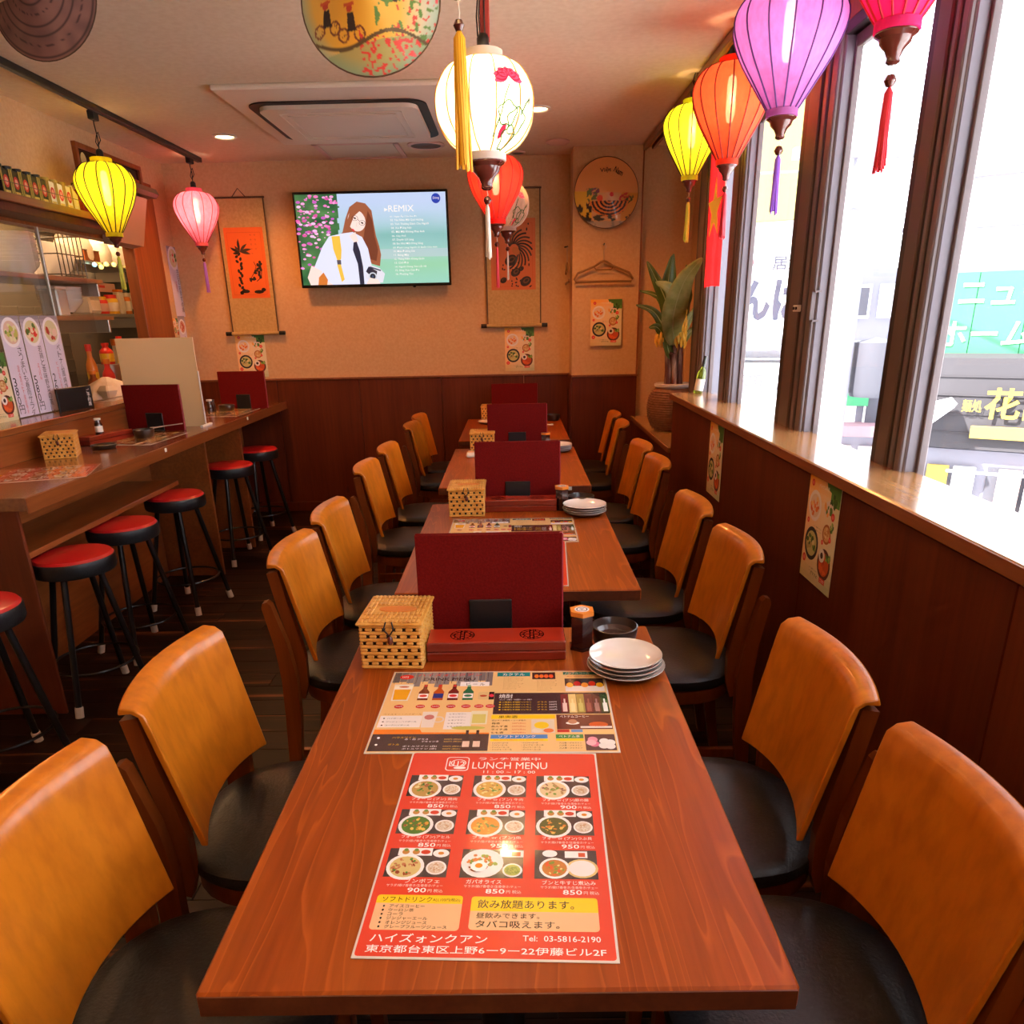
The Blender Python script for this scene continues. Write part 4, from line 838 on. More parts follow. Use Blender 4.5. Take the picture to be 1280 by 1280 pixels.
for i, (x, y, r, h, bd, cp, lb) in enumerate([(-1.95, 4.28, .020, .085, 'dark_lacquer', 'white_plastic', 'white capped dark bottle at the far counter end'), (-1.99, 4.42, .022, .07, 'bowl_black', 'black_plastic', 'dark round pot behind the capped bottle')]):
    bottle('sauce_bottle', lb, (x, y, .83), r, h, bd, cp, neck=.7)
dup(bw0, (-1.88, 4.38, .83), 0, 'dark brown bowl at the far counter end'); stack(-1.93, 4.60, .83, 'at the far counter end', n=2, s=.8, seed=8)
# ------------------------------------------------------------------ silk lanterns
def smooth_prof(keys, n=22):
    out = []
    for i in range(n+1):
        t = i/n*(len(keys)-1); k = min(int(t), len(keys)-2); u = t-k
        p0, p1, p2, p3 = keys[max(k-1, 0)], keys[k], keys[k+1], keys[min(k+2, len(keys)-1)]
        f = lambda a, b, c, d: .5*((2*b)+(-a+c)*u+(2*a-5*b+4*c-d)*u*u+(-a+3*b-3*c+d)*u**3)
        out.append((f(p0[0], p1[0], p2[0], p3[0]), f(p0[1], p1[1], p2[1], p3[1])))
    return out
BAL = [(.34, 1.0), (.72, .95), (.97, .80), (.99, .64), (.82, .43), (.56, .22), (.33, .04), (.27, 0)]
SPH = [(.36, 1.0), (.70, .93), (.94, .72), (1.0, .52), (.93, .30), (.68, .10), (.38, 0)]
def lantern(name, label, x, y, z0, z1, R, silk_m, rib_m, tassel_m, tz, power, prof=BAL, ribs=14, hang=None, cord='cord_black', collar=None, bead=.012, tr=.013, col=(1, .62, .30), art=None, knot=True, rot=0):
    """z0..z1 silk body, tz lowest end of the tassel, hang = height of the fixing above"""
    t = thing(name, label, 'lantern', (x, y, z1), group='silk lanterns with tassels'); H = z1-z0; collar = collar or silk_m
    P = [(r*R, (h-1)*H) for r, h in smooth_prof(prof)]
    n = ribs*4; vs = []; fs = []
    for r, z in P:
        for k in range(n):
            a = 2*pi*k/n+rot; q = r*(1-.022*(0 if k % 4 == 0 else (.8 if k % 4 in (1, 3) else 1))); vs.append((q*cos(a), q*sin(a), z))
    for i in range(len(P)-1):
        for k in range(n): fs.append((i*n+k, i*n+(k+1) % n, (i+1)*n+(k+1) % n, (i+1)*n+k)[::-1])
    MB().add(vs, fs, silk_m, True).build('shade', t)
    rm = MB().tube([(r*1.003+.0008, 0, z) for r, z in P], .0021 if R < .14 else .0026, rib_m, 6).mesh('rib')
    for k in range(ribs): piece(rm, 'rib', t, (0, 0, 0), 2*pi*k/ribs+rot)
    rt, rb = P[0][0], P[-1][0]
    MB().lathe([(rt*1.02, -.006), (rt*1.06, 0), (rt*1.06, .020), (rt*.98, .022), (rt*.98, 0)], collar, 28, cap=False).build('top_ring', t)
    MB().lathe([(rb*.98, -H+.004), (rb*1.08, -H), (rb*1.08, -H-.018), (rb*.95, -H-.020)], collar, 28, cap=False).build('bottom_ring', t)
    b = -H-.018; s = rb/.036
    MB().lathe([(rb*1.0, b), (rb*1.02, b-.004*s), (rb*.78, b-.010*s), (rb*.72, b-.018*s), (rb*.45, b-.028*s), (rb*.30, b-.040*s), (rb*.34, b-.046*s), (rb*.2, b-.050*s), (0, b-.051*s)], 'wood_bead', 26).build('finial', t)
    bz = b-.050*s; te = tz-z1; bb_ = bz-(bz-te)*.14
    MB().tube([(0, 0, bz), (.002, 0, (bz+bb_)/2), (0, 0, bb_)], .0012, 'cream_thread', 6).build('thread', t)
    MB().lathe([(0, bb_+bead), (bead*.6, bb_+bead*.8), (bead, bb_), (bead*.6, bb_-bead*.8), (0, bb_-bead)], 'wood_bead', 18, cap=False).build('bead', t)
    m = MB(); top = bb_-bead; Rn = random.Random(int(abs(x*977+y*131)))
    for k in range(16):
        a = 2*pi*k/16; q = tr*.55; e = tr*Rn.uniform(.5, 1.15)
        m.tube([(0, 0, top+.002), (q*.8*cos(a), q*.8*sin(a), top-.010), (q*cos(a), q*sin(a), top-(top-te)*.35), (e*.9*cos(a+.3), e*.9*sin(a+.3), te+Rn.uniform(0, .014))], [tr*.2, tr*.26, tr*.28, tr*.16], tassel_m, 5)
    o = m.build('tassel', t); o['kind'] = 'stuff'
    if hang is not None:
        hz = hang-z1
        MB().lathe([(0, .018), (.014, .018), (.017, .024), (.017, .050), (.010, .060), (0, .062)], 'black_plastic', 16).build('socket', t)
        MB().tube([(0, 0, .055), (.004, 0, .055+(hz-.055)*.35), (-.003, .002, .055+(hz-.055)*.7), (0, 0, hz)], .0028, cord, 8).build('cord', t)
        if knot: MB().tube([(0, 0, .075), (.014, .004, .10), (.010, 0, .135), (0, 0, .12), (-.008, -.003, .09), (0, 0, .07)], .0024, cord, 8).build('loop', t)
    MB().lathe([(0, 0), (.013, -.008), (.017, -.03), (.017, -H*.42), (.010, -H*.50), (0, -H*.51)], 'lamp_glow' if power else 'white_plastic', 16, c=(0, 0, -H*.10), cap=False).build('bulb', t)
    if power: point('lantern_bulb', (0, -.030, -H*.36), power, col, .024, t)
    if art: art(t, P, R)
    return t
LW = LANTERN_W
def plug(t, z):  # track adapter
    MB().box((0, 0, z), (.030, .060, .040), 'black_plastic', .004).build('adapter', t)
    return t
t = lantern('silk_lantern', 'yellow silk lantern hanging from the lighting track over the bar counter', -2.035, 3.60, 1.822, 2.140, .140, 'silk_yellow', 'cord_black', 'yellow_thread', 1.545, LW*.55, hang=2.36); plug(t, 2.345-2.140)
t = lantern('silk_lantern', 'pink silk lantern at the far end of the lighting track', -2.015, 4.72, 1.868, 2.165, .137, 'silk_pink', 'cord_red', 'purple_thread', 1.565, LW*.7, hang=2.36, col=(1, .6, .45)); plug(t, 2.345-2.165)
def lotus(t, P, R):
    # a painted lotus on the side turned to the aisle: little raised petals of colour laid on the silk
    def on(a, h):
        for (r0, z0), (r1, z1) in zip(P, P[1:]):
            if z1 <= h <= z0: u = (z0-h)/(z0-z1+1e-9); r = r0+(r1-r0)*u+.0042; return (r*cos(a), r*sin(a), h)
        return (0, 0, 0)
    def stroke(pts, w, mat, m): m.tube([on(a, h) for a, h in pts], w, mat, 6)
    def petal(a0, h0, da, dh, w, mat, m):
        n = 7; L = []; Rr = []
        for i in range(n+1):
            u = i/n; ww = w*sin(pi*u)**.8+.0005; px, ph = a0+da*u, h0+dh*u; d = sqrt((da*R)**2+dh*dh); nx, nh = -dh/d/R, da*R/d
            L.append(on(px+nx*ww, ph+nh*ww)); Rr.append(on(px-nx*ww, ph-nh*ww))
        m.add(L+Rr, [(i, i+1, n+2+i, n+1+i) for i in range(n)], mat)
    a0 = radians(-60); m = MB(); Rn = random.Random(4)
    for k in range(13):
        an = radians(-25+k*18); d = .040 if k % 2 else .046; petal(a0, -.066, -cos(an)*d/R, sin(an)*d*.6-.004, .010, 'art_red' if k % 2 else 'art_pink', m)
    m.build('lotus_flower', t); m = MB()
    stroke([(a0, -.085), (a0-.10, -.115), (a0-.16, -.150), (a0-.30, -.200)], .0018, 'art_green', m)
    for c, k in (((a0-.02, -.150), 1), ((a0+.22, -.165), 1.1), ((a0+.12, -.200), .9)):
        stroke([(c[0]+.20*k*cos(q)/1*(1+.12*sin(5*q)), c[1]+.026*k*sin(q)*(1+.12*sin(5*q))) for q in [2*pi*i/26 for i in range(27)]], .0017, 'art_green', m)
        for j in range(4): stroke([c, (c[0]+.15*cos(j*1.5), c[1]+.02*sin(j*1.5))], .0006, 'art_grey', m)
    stroke([(a0+.30, -.150), (a0+.42, -.120), (a0+.50, -.112)], .0018, 'art_green', m); m.build('lotus_leaf', t); m = MB()
    petal(a0-.16, -.205, .15, .034, .009, 'art_red', m); petal(a0+.46, -.125, .09, .022, .006, 'art_grey', m); m.build('lotus_bud', t)
principled('art_red', lin(215, 30, 75), .7); principled('art_pink', lin(240, 90, 130), .7); principled('art_green', lin(35, 95, 45), .7); principled('art_grey', lin(165, 150, 130), .7)
t = lantern('silk_lantern', 'large round cream lantern with painted red lotus over the tables', -.056, 1.75, 1.808, 2.032, .137, 'silk_white', 'bamboo', 'cream_thread', 1.535, LW*4.2, prof=SPH, ribs=12, hang=2.37, collar='plaster_rim', tr=.009, art=lotus, knot=False, rot=radians(-75), col=(1, .70, .38))
m = MB(); m.box((.006, 0, .20), (.026, .006, .32), 'cord_red', .002); m.build('red_ribbon', t)
m = MB(); [m.tube([(q*.006-.012, .005*(-1)**q, .02), (q*.007-.016, .008*(-1)**q, .10), (q*.004-.006, .006, .20), (q*.003, .006, .34)], .0022, 'cord_black', 6) for q in range(5)]; o = m.build('wiring', t); o['kind'] = 'stuff'
m = MB(); m.tube([(-.018, -.008, .180), (0, -.010, .172), (.020, -.008, .166)], .0016, 'cream_thread', 6); m.tube([(.004, -.010, .172), (.013, -.012, .186), (.007, -.012, .196), (0, -.010, .188), (.004, -.010, .172)], .0014, 'cream_thread', 6); m.build('tie', t)
lantern('silk_lantern', 'red silk lantern hanging behind the large cream lantern', -.058, 3.20, 1.800, 2.060, .124, 'silk_red', 'cord_red', 'red_thread', 1.505, LW*.8, hang=2.37, prof=[(.34, 1.0), (.74, .95), (.98, .80), (1, .64), (.84, .42), (.56, .20), (.36, .04), (.32, 0)], tr=.008, col=(1, .6, .3))
lantern('silk_lantern', 'small unlit whitish lantern with painted leaves behind the red one', -.012, 3.80, 1.828, 2.035, .118, 'silk_grey', 'plaster_rim', 'cream_thread', 1.562, 0, hang=2.37, prof=SPH, tr=.006, art=lotus, rot=radians(-90))
lantern('silk_lantern', 'cream lantern above the picture whose golden tassel hangs into view', -.078, 1.0, 1.985, 2.25, .120, 'silk_white', 'cord_red', 'gold_thread', 1.643, LW*11, col=(1, .70, .38), hang=2.37, bead=.0105, tr=.016)
lantern('silk_lantern', 'lime yellow silk lantern hanging farthest along the window', .84, 3.27, 1.972, 2.256, .130, 'silk_lime', 'cord_black', 'yellow_thread', 1.69, LW*.8, hang=2.35)
lantern('silk_lantern', 'orange red silk lantern second farthest along the window', .84, 2.61, 1.925, 2.235, .142, 'silk_orange', 'cord_red', 'red_thread', 1.646, LW*.8, hang=2.35, col=(1, .75, .5))
lantern('silk_lantern', 'purple silk lantern hanging by the window mullion', .84, 1.99, 1.950, 2.262, .160, 'silk_purple', 'dark_purple_thread', 'purple_thread', 1.662, LW*.5, hang=2.35, col=(1, .8, .9), bead=.014)
lantern('silk_lantern', 'magenta silk lantern cut by the top edge of the photo', .84, 1.26, 1.950, 2.262, .160, 'silk_magenta', 'red_thread', 'red_thread', 1.664, LW*.5, hang=2.35, col=(1, .5, .5), bead=.013)

# ------------------------------------------------------------------ conical hats
def hat(label, loc, r, h, rot, paint, back='ledge_wood', n=(40, 96)):
    """cone with its apex along +z, painted outside"""
    t = thing('conical_hat', label, 'hat', loc, rot=rot, group='conical straw hats'); nr, na = n
    vs = []; cols = []; fs = []
    for i in range(nr+1):
        q = r*i/nr; z = h*(1-i/nr)**1.0
        for k in range(na):
            a = 2*pi*k/na; vs.append((q*cos(a), q*sin(a), z)); cols.append(paint(q*cos(a)/r, q*sin(a)/r))
    for i in range(nr):
        for k in range(na): fs.append((i*na+k, (i+1)*na+k, (i+1)*na+(k+1) % na, i*na+(k+1) % na))
    me = bpy.data.meshes.new('cone'); me.from_pydata(vs, [], fs); me.materials.append(MATS['hat_paint'])
    ca = me.color_attributes.new('Col', 'FLOAT_COLOR', 'CORNER'); buf = []
    for p in me.polygons:
        for v in p.vertices: buf += [*cols[v], 1.0]
    ca.data.foreach_set('color', buf); me.polygons.foreach_set('use_smooth', [True]*len(me.polygons)); me.update()
    o = bpy.data.objects.new('cone', me); C.objects.link(o); o.parent = t
    MB().lathe([(r, -.002), (r*.75, h*.25-.004), (r*.5, h*.5-.004), (r*.25, h*.75-.004), (0, h-.005)], back, 48, cap=False).build('lining', t)
    hp = MB().tube([(cos(2*pi*k/48), sin(2*pi*k/48), 0) for k in range(48)], .0022/r, 'scroll_dark', 6, closed=True).mesh('hoop')
    for q in (1.0, .82, .64, .46): piece(hp, 'hoop', t, (0, 0, h*(1-q)-.006 if q < 1 else 0), scale=(r*q, r*q, r*q))
    MB().tube([(r*.5*cos(2*pi*k/2), 0, h*.5-.01) if k != 1 else (0, 0, h*.2) for k in range(3)], .0016, 'cord_red', 6).build('strap', t)
    return t
def mixc(a, b, t): return tuple(a[i]*(1-t)+b[i]*t for i in range(3))
def hsh(x, y): v = sin(x*127.1+y*311.7)*43758.5453; return v-math.floor(v)
def nz(x, y):
    xi, yi = math.floor(x), math.floor(y); u, v = x-xi, y-yi; u, v = u*u*(3-2*u), v*v*(3-2*v)
    return (hsh(xi, yi)*(1-u)+hsh(xi+1, yi)*u)*(1-v)+(hsh(xi, yi+1)*(1-u)+hsh(xi+1, yi+1)*u)*v
def paint_ceiling(x, y):
    c = lin(225, 185, 80)
    d = sqrt(x*x+y*y)
    c = mixc(c, lin(235, 160, 35), max(0, 1-abs(x+.2)*1.3)*.8)
    if x > .45: c = mixc(c, lin(190, 200, 185), min(1, (x-.45)*2.2))
    if d > .82: c = mixc(c, lin(150, 175, 150), min(1, (d-.82)*5))
    if y < -.62+.18*x: c = mixc(c, lin(120, 150, 110), .6)
    if nz(x*14+3, y*14) > .62 and y > .05: c = mixc(c, lin(110, 150, 60), .7)
    if nz(x*22+9, y*22) > .72 and y > -.1 and x > 0: c = lin(225, 80, 90)
    for cx, cy in ((-.62, -.30), (-.26, -.40)):    # two cyclists, two wheels each
        for wx in (-.12, .12):
            q = sqrt((x-cx-wx)**2+(y-cy+.13)**2)
            if .062 < q < .086 or (q < .065 and abs(sin(4*atan2(y-cy+.13, x-cx-wx))) < .16): c = lin(120, 60, 40)
        if abs(x-cx-.01) < .055-(y-cy)*.1 and -.10 < y-cy < .10: c = lin(45, 30, 30)
        if sqrt((x-cx)**2+(y-cy-.15)**2) < .045: c = lin(190, 60, 40)
        if abs(y-cy-.19-.0) < .02 and abs(x-cx) < .075: c = lin(200, 80, 40)
    if sqrt((x-.30)**2+((y+.03)*1.4)**2) < .14: c = lin(205, 60, 60)
    if abs(x-.37) < .05 and -.17 < y < -.04: c = lin(60, 40, 35)
    if y < -.50 and x > -.15 and nz(x*26, y*30) > .66: c = lin(215, 60, 50)
    if x > .35 and -.6 < y < -.05 and nz(x*24+5, y*24) > .70: c = lin(205, 70, 60)
    if x > .1 and -.6 < y < -.1 and nz(x*18+7, y*18+2) > .68: c = lin(90, 130, 60)
    if abs(y+.58-.1*sin(x*4)) < .022: c = lin(90, 70, 40)
    return c
def paint_wallhat(x, y):
    base = lin(225, 160, 95); c = base
    if y < -.02: c = mixc(base, lin(205, 170, 120), .6)
    if y < .05 and x < -.45: c = lin(225, 185, 50)
    if y < -.02 and x > .45: c = lin(215, 150, 60)
    if -.62 < x < -.25 and -.35 < y < .12 and nz(x*22, y*22+4) > .5: c = lin(95, 120, 60)
    if sqrt((x+.36)**2+((y-.02)*1.2)**2) < .13 and nz(x*30, y*30) > .45: c = lin(130, 70, 100)
    if sqrt((x+.22)**2+(y+.17)**2) < .09: c = lin(225, 80, 50)
    if sqrt((x-.14)**2+(y+.07)**2) < .062: c = lin(215, 40, 40)
    if sqrt(((x-.55)*.7)**2+((y+.15-.3*(x-.55)))**2) < .12 and nz(x*20, y*20+9) > .4: c = lin(205, 60, 55)
    if .35 < x < .85 and -.42 < y < -.1 and abs(y+.28-.7*(x-.6)) < .09 and nz(x*24, y*24) > .4: c = lin(70, 90, 50)
    q = sqrt((x-.08)**2*.55+((y+.22))**2)
    if y < -.24 and q < .46 and y > -.78: c = lin(225, 130, 50) if int(q*22) % 2 else lin(45, 30, 28)
    if y < -.30 and x < -.45 and nz(x*12, y*12) > .5: c = lin(40, 34, 30)
    if y < -.62 and nz(x*9+2, y*16) > .55: c = lin(60, 66, 56)
    if y < -.80: c = mixc(c, lin(170, 165, 150), .7)
    return c
def paint_plain(x, y):
    d = sqrt(x*x+y*y); return mixc(lin(205, 165, 120), lin(170, 130, 95), nz(x*6, y*6))
def paint_rings(x, y):
    d = sqrt(x*x+y*y); c = mixc(lin(150, 105, 95), lin(115, 80, 75), nz(x*6, y*6)); return lin(70, 45, 45) if (d*7.5) % 1 < .13 else c
hat('painted conical hat with cyclists hung from the ceiling, top centre', (-.337, 1.66, 2.14), .177, .085, (radians(78), 0, 0), paint_ceiling, n=(84, 240))
hat('plain brownish conical hat with hoop lines hung at the top left', (-1.515, 2.33, 2.445-.055), .185, .09, (radians(80), 0, radians(-6)), paint_rings, 'silk_grey')
hat('plain pale conical hat at the left edge near the ceiling', (-1.735, 2.05, 2.285), .15, .09, (radians(80), 0, radians(-8)), paint_plain)
wh = hat('painted conical hat with flowers and terraced fields on the pillar', (.621, 4.728, 2.108), .205, .055, (pi/2, 0, 0), paint_wallhat, n=(56, 150))
P = Print(.0006); P.text('Việt', -.045, .108, .030, BLACK, 1, w=.070, rot=.05, bold=0.0080); P.text('Nam', .038, .118, .032, BLACK, 1, w=.060, rot=-.5, bold=0.0080); P.build('lettering', wh, (0, 0, .030))

# ------------------------------------------------------------------ television
tv = thing('television', 'flat television on the back wall showing a song list beside a woman with a camera', 'television', (-.925, 4.93, 1.588))
W, H = 1.03, .590
m = MB(); m.box((0, 0, H/2), (W, .045, H), 'tv_black', .004); m.build('housing', tv); MB().box((0, .045, H/2), (.40, .05, .30), 'black_plastic', .004).build('wall_mount', tv)
MB().lathe([(.012, 0), (.010, -.012), (0, -.014)], 'tv_black', 12, c=(.26, -.012, .004), cap=False).build('sensor', tv)
sw, sh = W-.028, H-.034
P = Print(.0001); nx, ny = 96, 54
for i in range(nx):
    for j in range(ny):
        u, v = (i+.5)/nx, (j+.5)/ny; n1 = nz(u*5+2, v*4); n2 = nz(u*16, v*14+3)
        c = mixc(lin(150, 205, 185), lin(190, 205, 235), min(1, max(0, v*1.5-.35)))
        c = mixc(c, lin(110, 175, 165), max(0, .8-abs(v-.55)*3)*n1*1.2 if u > .35 else 0); c = mixc(c, lin(150, 205, 140), max(0, .5-abs(v-.2)*2.2)*n1)
        if abs(v-.33-.03*(u-.5)) < .05 and u > .5: c = mixc(c, lin(190, 200, 210), .6)
        if u < .24+.10*(v-.3)+.09*(n1-.5)+.05*(n2-.5): c = lin(30+60*n2, 80+60*n2, 50+30*n2)
        P.rect(i/nx*sw-sw/2, j/ny*sh, (i+1)/nx*sw-sw/2, (j+1)/ny*sh, c, 1)
X = lambda px: (px/1170-.5)*sw
Yv = lambda py: (1-py/700)*sh
def tp(pts): return [(X(a), Yv(b)) for a, b in pts]
Rn = random.Random(2)
for k in range(230):
    a, b = Rn.uniform(4, 340), Rn.uniform(6, 600)
    if a > 350-b*.36 or (b > 330 and Rn.random() < .5): continue
    s = Rn.uniform(6, 20); P.ell(X(a), Yv(b), s/1170*sw, s/700*sh*.62, Rn.choice([lin(235, 120, 190), lin(245, 160, 215), lin(200, 90, 190), lin(250, 190, 230), lin(215, 80, 160)]), 3+k*.02, 8)
hair, hair2, skin, shirt, strap = lin(120, 60, 40), lin(160, 90, 60), lin(250, 220, 210), lin(225, 225, 245), lin(240, 190, 70)
P.poly(tp([(300, 330), (350, 290), (380, 190), (420, 100), (480, 60), (545, 75), (590, 130), (600, 230), (610, 320), (630, 400), (640, 470), (625, 560), (560, 540), (520, 430), (470, 330), (420, 300), (360, 305)]), hair2, 6)
P.poly(tp([(560, 130), (590, 200), (600, 330), (620, 430), (600, 520), (545, 500), (500, 390), (520, 300)]), hair, 7)
P.poly(tp([(60, 700), (100, 560), (180, 400), (240, 320), (340, 300), (430, 290), (500, 330), (540, 420), (560, 560), (560, 700)]), shirt, 8)
P.poly(tp([(60, 700), (40, 640), (80, 545), (160, 590), (150, 640), (240, 700)]), skin, 9); P.poly(tp([(130, 640), (170, 600), (200, 660), (190, 700), (120, 700)]), lin(215, 120, 50), 9.5)
P.poly(tp([(400, 320), (450, 290), (470, 360), (440, 380)]), skin, 9); P.poly(tp([(260, 320), (325, 318), (330, 430), (320, 500), (290, 510), (265, 420)]), strap, 10); P.poly(tp([(285, 540), (315, 540), (335, 660), (310, 680)]), strap, 10); P.poly(tp([(285, 505), (318, 505), (318, 540), (288, 540)]), lin(90, 80, 90), 11)
P.poly(tp([(430, 370), (455, 365), (475, 440), (490, 560), (490, 700), (455, 700), (450, 540), (420, 430)]), lin(40, 40, 60), 11); P.poly(tp([(390, 330), (420, 370), (400, 420)]), shirt, 11)
P.ell(X(468), Yv(205), 68/1170*sw, 92/700*sh*.9, skin, 12, 24, .35); P.poly(tp([(400, 190), (430, 110), (500, 80), (550, 120), (500, 130), (450, 170), (412, 250), (396, 300)]), hair2, 13)
for cx, cy in ((455, 185), (510, 222)): P.ring(X(cx), Yv(cy), .019, .0215, lin(60, 50, 60), 14, 16, .75); P.ell(X(cx), Yv(cy), .009, .005, lin(60, 40, 40), 14, 10, -.5)
P.line(tp([(478, 195), (488, 205)]), .003, lin(60, 50, 60), 14); P.poly(tp([(420, 262), (440, 268), (450, 285), (432, 282)]), lin(220, 50, 60), 14); P.line(tp([(470, 215), (462, 245), (470, 248)]), .002, lin(225, 180, 170), 14)
P.poly(tp([(520, 590), (540, 545), (620, 575), (660, 620), (640, 690), (560, 690), (500, 650)]), lin(225, 220, 230), 15); P.poly(tp([(510, 600), (535, 560), (600, 600), (590, 640), (560, 650)]), lin(50, 45, 60), 16)
P.poly(tp([(545, 560), (630, 590), (628, 600), (545, 572)]), lin(60, 55, 75), 16); P.ell(X(562), Yv(640), .028, .026, lin(205, 205, 215), 17, 20); P.ell(X(562), Yv(640), .019, .018, lin(30, 30, 40), 18, 18); P.ell(X(562), Yv(640), .008, .008, lin(70, 80, 110), 19, 12)
P.poly(tp([(510, 690), (540, 650), (600, 665), (620, 700), (510, 700)]), skin, 20)
P.poly(tp([(690, 112), (690, 140), (718, 126)]), W_, 4); P.text('REMIX', X(722), Yv(142), .038, W_, 4, w=.17, bold=0)
songs = ['01. Ngày Ấy Của Em Đi', '02. Yêu Nhau Mãi Quê Hương', '03. Tình Thương Dành Cho Người', '04. Xin Đừng Nói', '05. Mãi Mãi Không Phai Anh', '06. Cây Phố', '07. Duyên Lỡ Làng', '08. Em Như Một Dòng Sông', '09. Đành Lòng Người Ơi Buồn Cho Anh', '10. Mưa Đường Dài', '11. Bóng Mây', '12. Tháng Năm Không Quên', '13. Chờ Đợi', '14. Người Dưng Tìm Lối Về', '15. Sông Xưa Còn Đó', '16. Phượng Tím']
for i, s_ in enumerate(songs): P.text(s_, X(730+i*1.2), Yv(188+i*30), .0165, W_, 4, w=.0085*len(s_), bold=0.0048)
P.ell(X(1095), Yv(48), .030, .030, lin(30, 60, 170), 4, 26); P.text('Dòng', X(1072), Yv(58), .018, W_, 5, w=.042)
P.build('picture', tv, (0, -.0228, .018), (pi/2, 0, 0), 'screen')

# ------------------------------------------------------------------ hanging scrolls
def scroll(label, x, zt_, w, h, y, art, off=0):
    t = thing('hanging_scroll', label, 'scroll', (x, y, zt_))
    MB().box((0, .004, -h/2), (w, .003, h), 'scroll_silk', .0005).build('silk', t)
    for s in (-1, 1): MB().box((s*(w/2-.006), .001, -h/2), (.008, .002, h), 'scroll_dark').build('border', t)
    MB().tube([(-w/2-.004, 0, 0), (w/2+.004, 0, 0)], .006, 'scroll_dark', 10).build('top_rod', t)
    rd = MB().tube([(-w/2, -.004, -h), (w/2, -.004, -h)], .012, 'scroll_silk', 14).build('bottom_rod', t)
    for s in (-1, 1): MB().tube([(s*(w/2+.002), -.004, -h), (s*(w/2+.042), -.004, -h)], .014, 'black_plastic', 14).build('knob', rd)
    MB().tube([(-.045, 0, .004), (0, 0, .055), (.045, 0, .004)], .003, 'scroll_dark', 6).build('hanging_cord', t)
    P = Print(.0002); pw, ph = w*.80, h*.52; y0 = -h*.73; paper = lin(225, 105, 40) if off == 0 else lin(205, 110, 60)
    P.rect(-pw/2, y0, pw/2, y0+ph, paper, 1); ink, ink2 = lin(40, 26, 22), lin(70, 52, 40); fr = lin(195, 80, 30)
    for a in (.86,): P.line([(-pw/2*a, y0+ph*.05), (pw/2*a, y0+ph*.05), (pw/2*a, y0+ph*.93), (-pw/2*a, y0+ph*.93), (-pw/2*a, y0+ph*.05)], .002, fr, 2)
    art(P, pw, ph, y0, ink, ink2); P.build('painting', t, (0, .0018, 0), (pi/2, 0, 0)); return t
def art1(P, w, h, y0, ink, ink2):
    q = lambda a, b: (a*w/2, y0+b*h)
    def leaf(a, b, l, wd, an, c, l_=3):
        n = 9; L = []; 
        for i in range(n+1): u = i/n; L.append((l*u, wd*sin(pi*u)))
        for i in range(n+1): u = 1-i/n; L.append((l*u, -wd*sin(pi*u)*.5))
        x0, yy = q(a, b); P.poly([(x0+px*cos(an)-py*sin(an), yy+px*sin(an)+py*cos(an)) for px, py in L], c, l_)
    for an, l, c in ((1.6, .085, ink), (2.7, .07, ink), (2.2, .05, ink2), (.75, .075, ink2), (.2, .085, ink2), (-.2, .075, ink2), (3.3, .05, ink)): leaf(-.30, .66, l, .012, an, c)
    Rn = random.Random(6)
    for k in range(16): a, b = -.42+Rn.uniform(-.10, .16), .12+k*.034; P.ell(*q(a, b), .013, .009, ink, 3+k*.05, 8, Rn.uniform(0, 3))
    for k in range(12): a, b = .05+.06*k+Rn.uniform(-.04, .04), .26+.02*k*(1 if k > 4 else .3); P.ell(*q(a, b), .014, .008, ink, 4+k*.05, 8, Rn.uniform(0, 3))
    for k in range(7): P.ell(*q(.62+Rn.uniform(-.08, .08), .30+k*.035), .010, .012, ink, 5+k*.05, 8)
    P.line([q(.1, .28), q(.3, .36), q(.45, .45), q(.35, .52)], .004, ink, 5); P.line([q(.4, .24), q(.66, .30), q(.72, .42)], .005, ink, 5)
    for a, b, r in ((-.25, .10, .030), (.45, .09, .034), (.7, .12, .016), (-.45, .08, .014)): P.ell(*q(a, b), r, .012, ink, 6, 12)
    for k in range(9): P.text('竹', *q(.30 if k < 5 else .52, .88-(k % 5)*.065), .011, lin(140, 60, 25), 4)
def art2(P, w, h, y0, ink, ink2):
    q = lambda a, b: (a*w/2, y0+b*h); Rn = random.Random(9)
    for k in range(13):    # sweeping dark fronds
        a0 = radians(150-k*17); pts = []; n = 10
        L = [(q(.05, .58)[0]+(.03+.095*u)*cos(a0-.9*u)*1.0, q(.05, .58)[1]+(.03+.10*u)*sin(a0-.9*u)) for u in [i/n for i in range(n+1)]]
        P.line(L, .011, ink2 if k % 3 else ink, 3+k*.1)
    for cx, cy, r in ((.1, .25, .035), (-.1, .42, .045), (.55, .12, .040), (-.45, .14, .024), (.35, .30, .02)):
        P.ell(*q(cx, cy), r, r*.75, ink, 5, 16, .5); P.ell(*q(cx+.02, cy+.01), r*.6, r*.4, lin(100, 60, 34), 6, 14, .5); P.ell(*q(cx+.03, cy+.012), r*.35, r*.2, ink, 7, 12, .5)
    for k in range(34): a, b = Rn.uniform(-.78, .78), Rn.choice([Rn.uniform(.04, .16), Rn.uniform(.28, .40), Rn.uniform(.84, .93)]); P.ell(*q(a, b), Rn.uniform(.005, .012), .005, ink, 8+k*.03, 7, Rn.uniform(0, 3))
    P.ell(*q(.12, .55), .030, .022, lin(190, 110, 50), 9, 14, -.6)
scroll('hanging scroll with orange painted panel on the left of the television', -1.822, 2.165, .335, .865, 4.985, art1)
scroll('hanging scroll with dark swirling picture right of the television', .018, 2.185, .385, .868, 4.985, art2, 1)

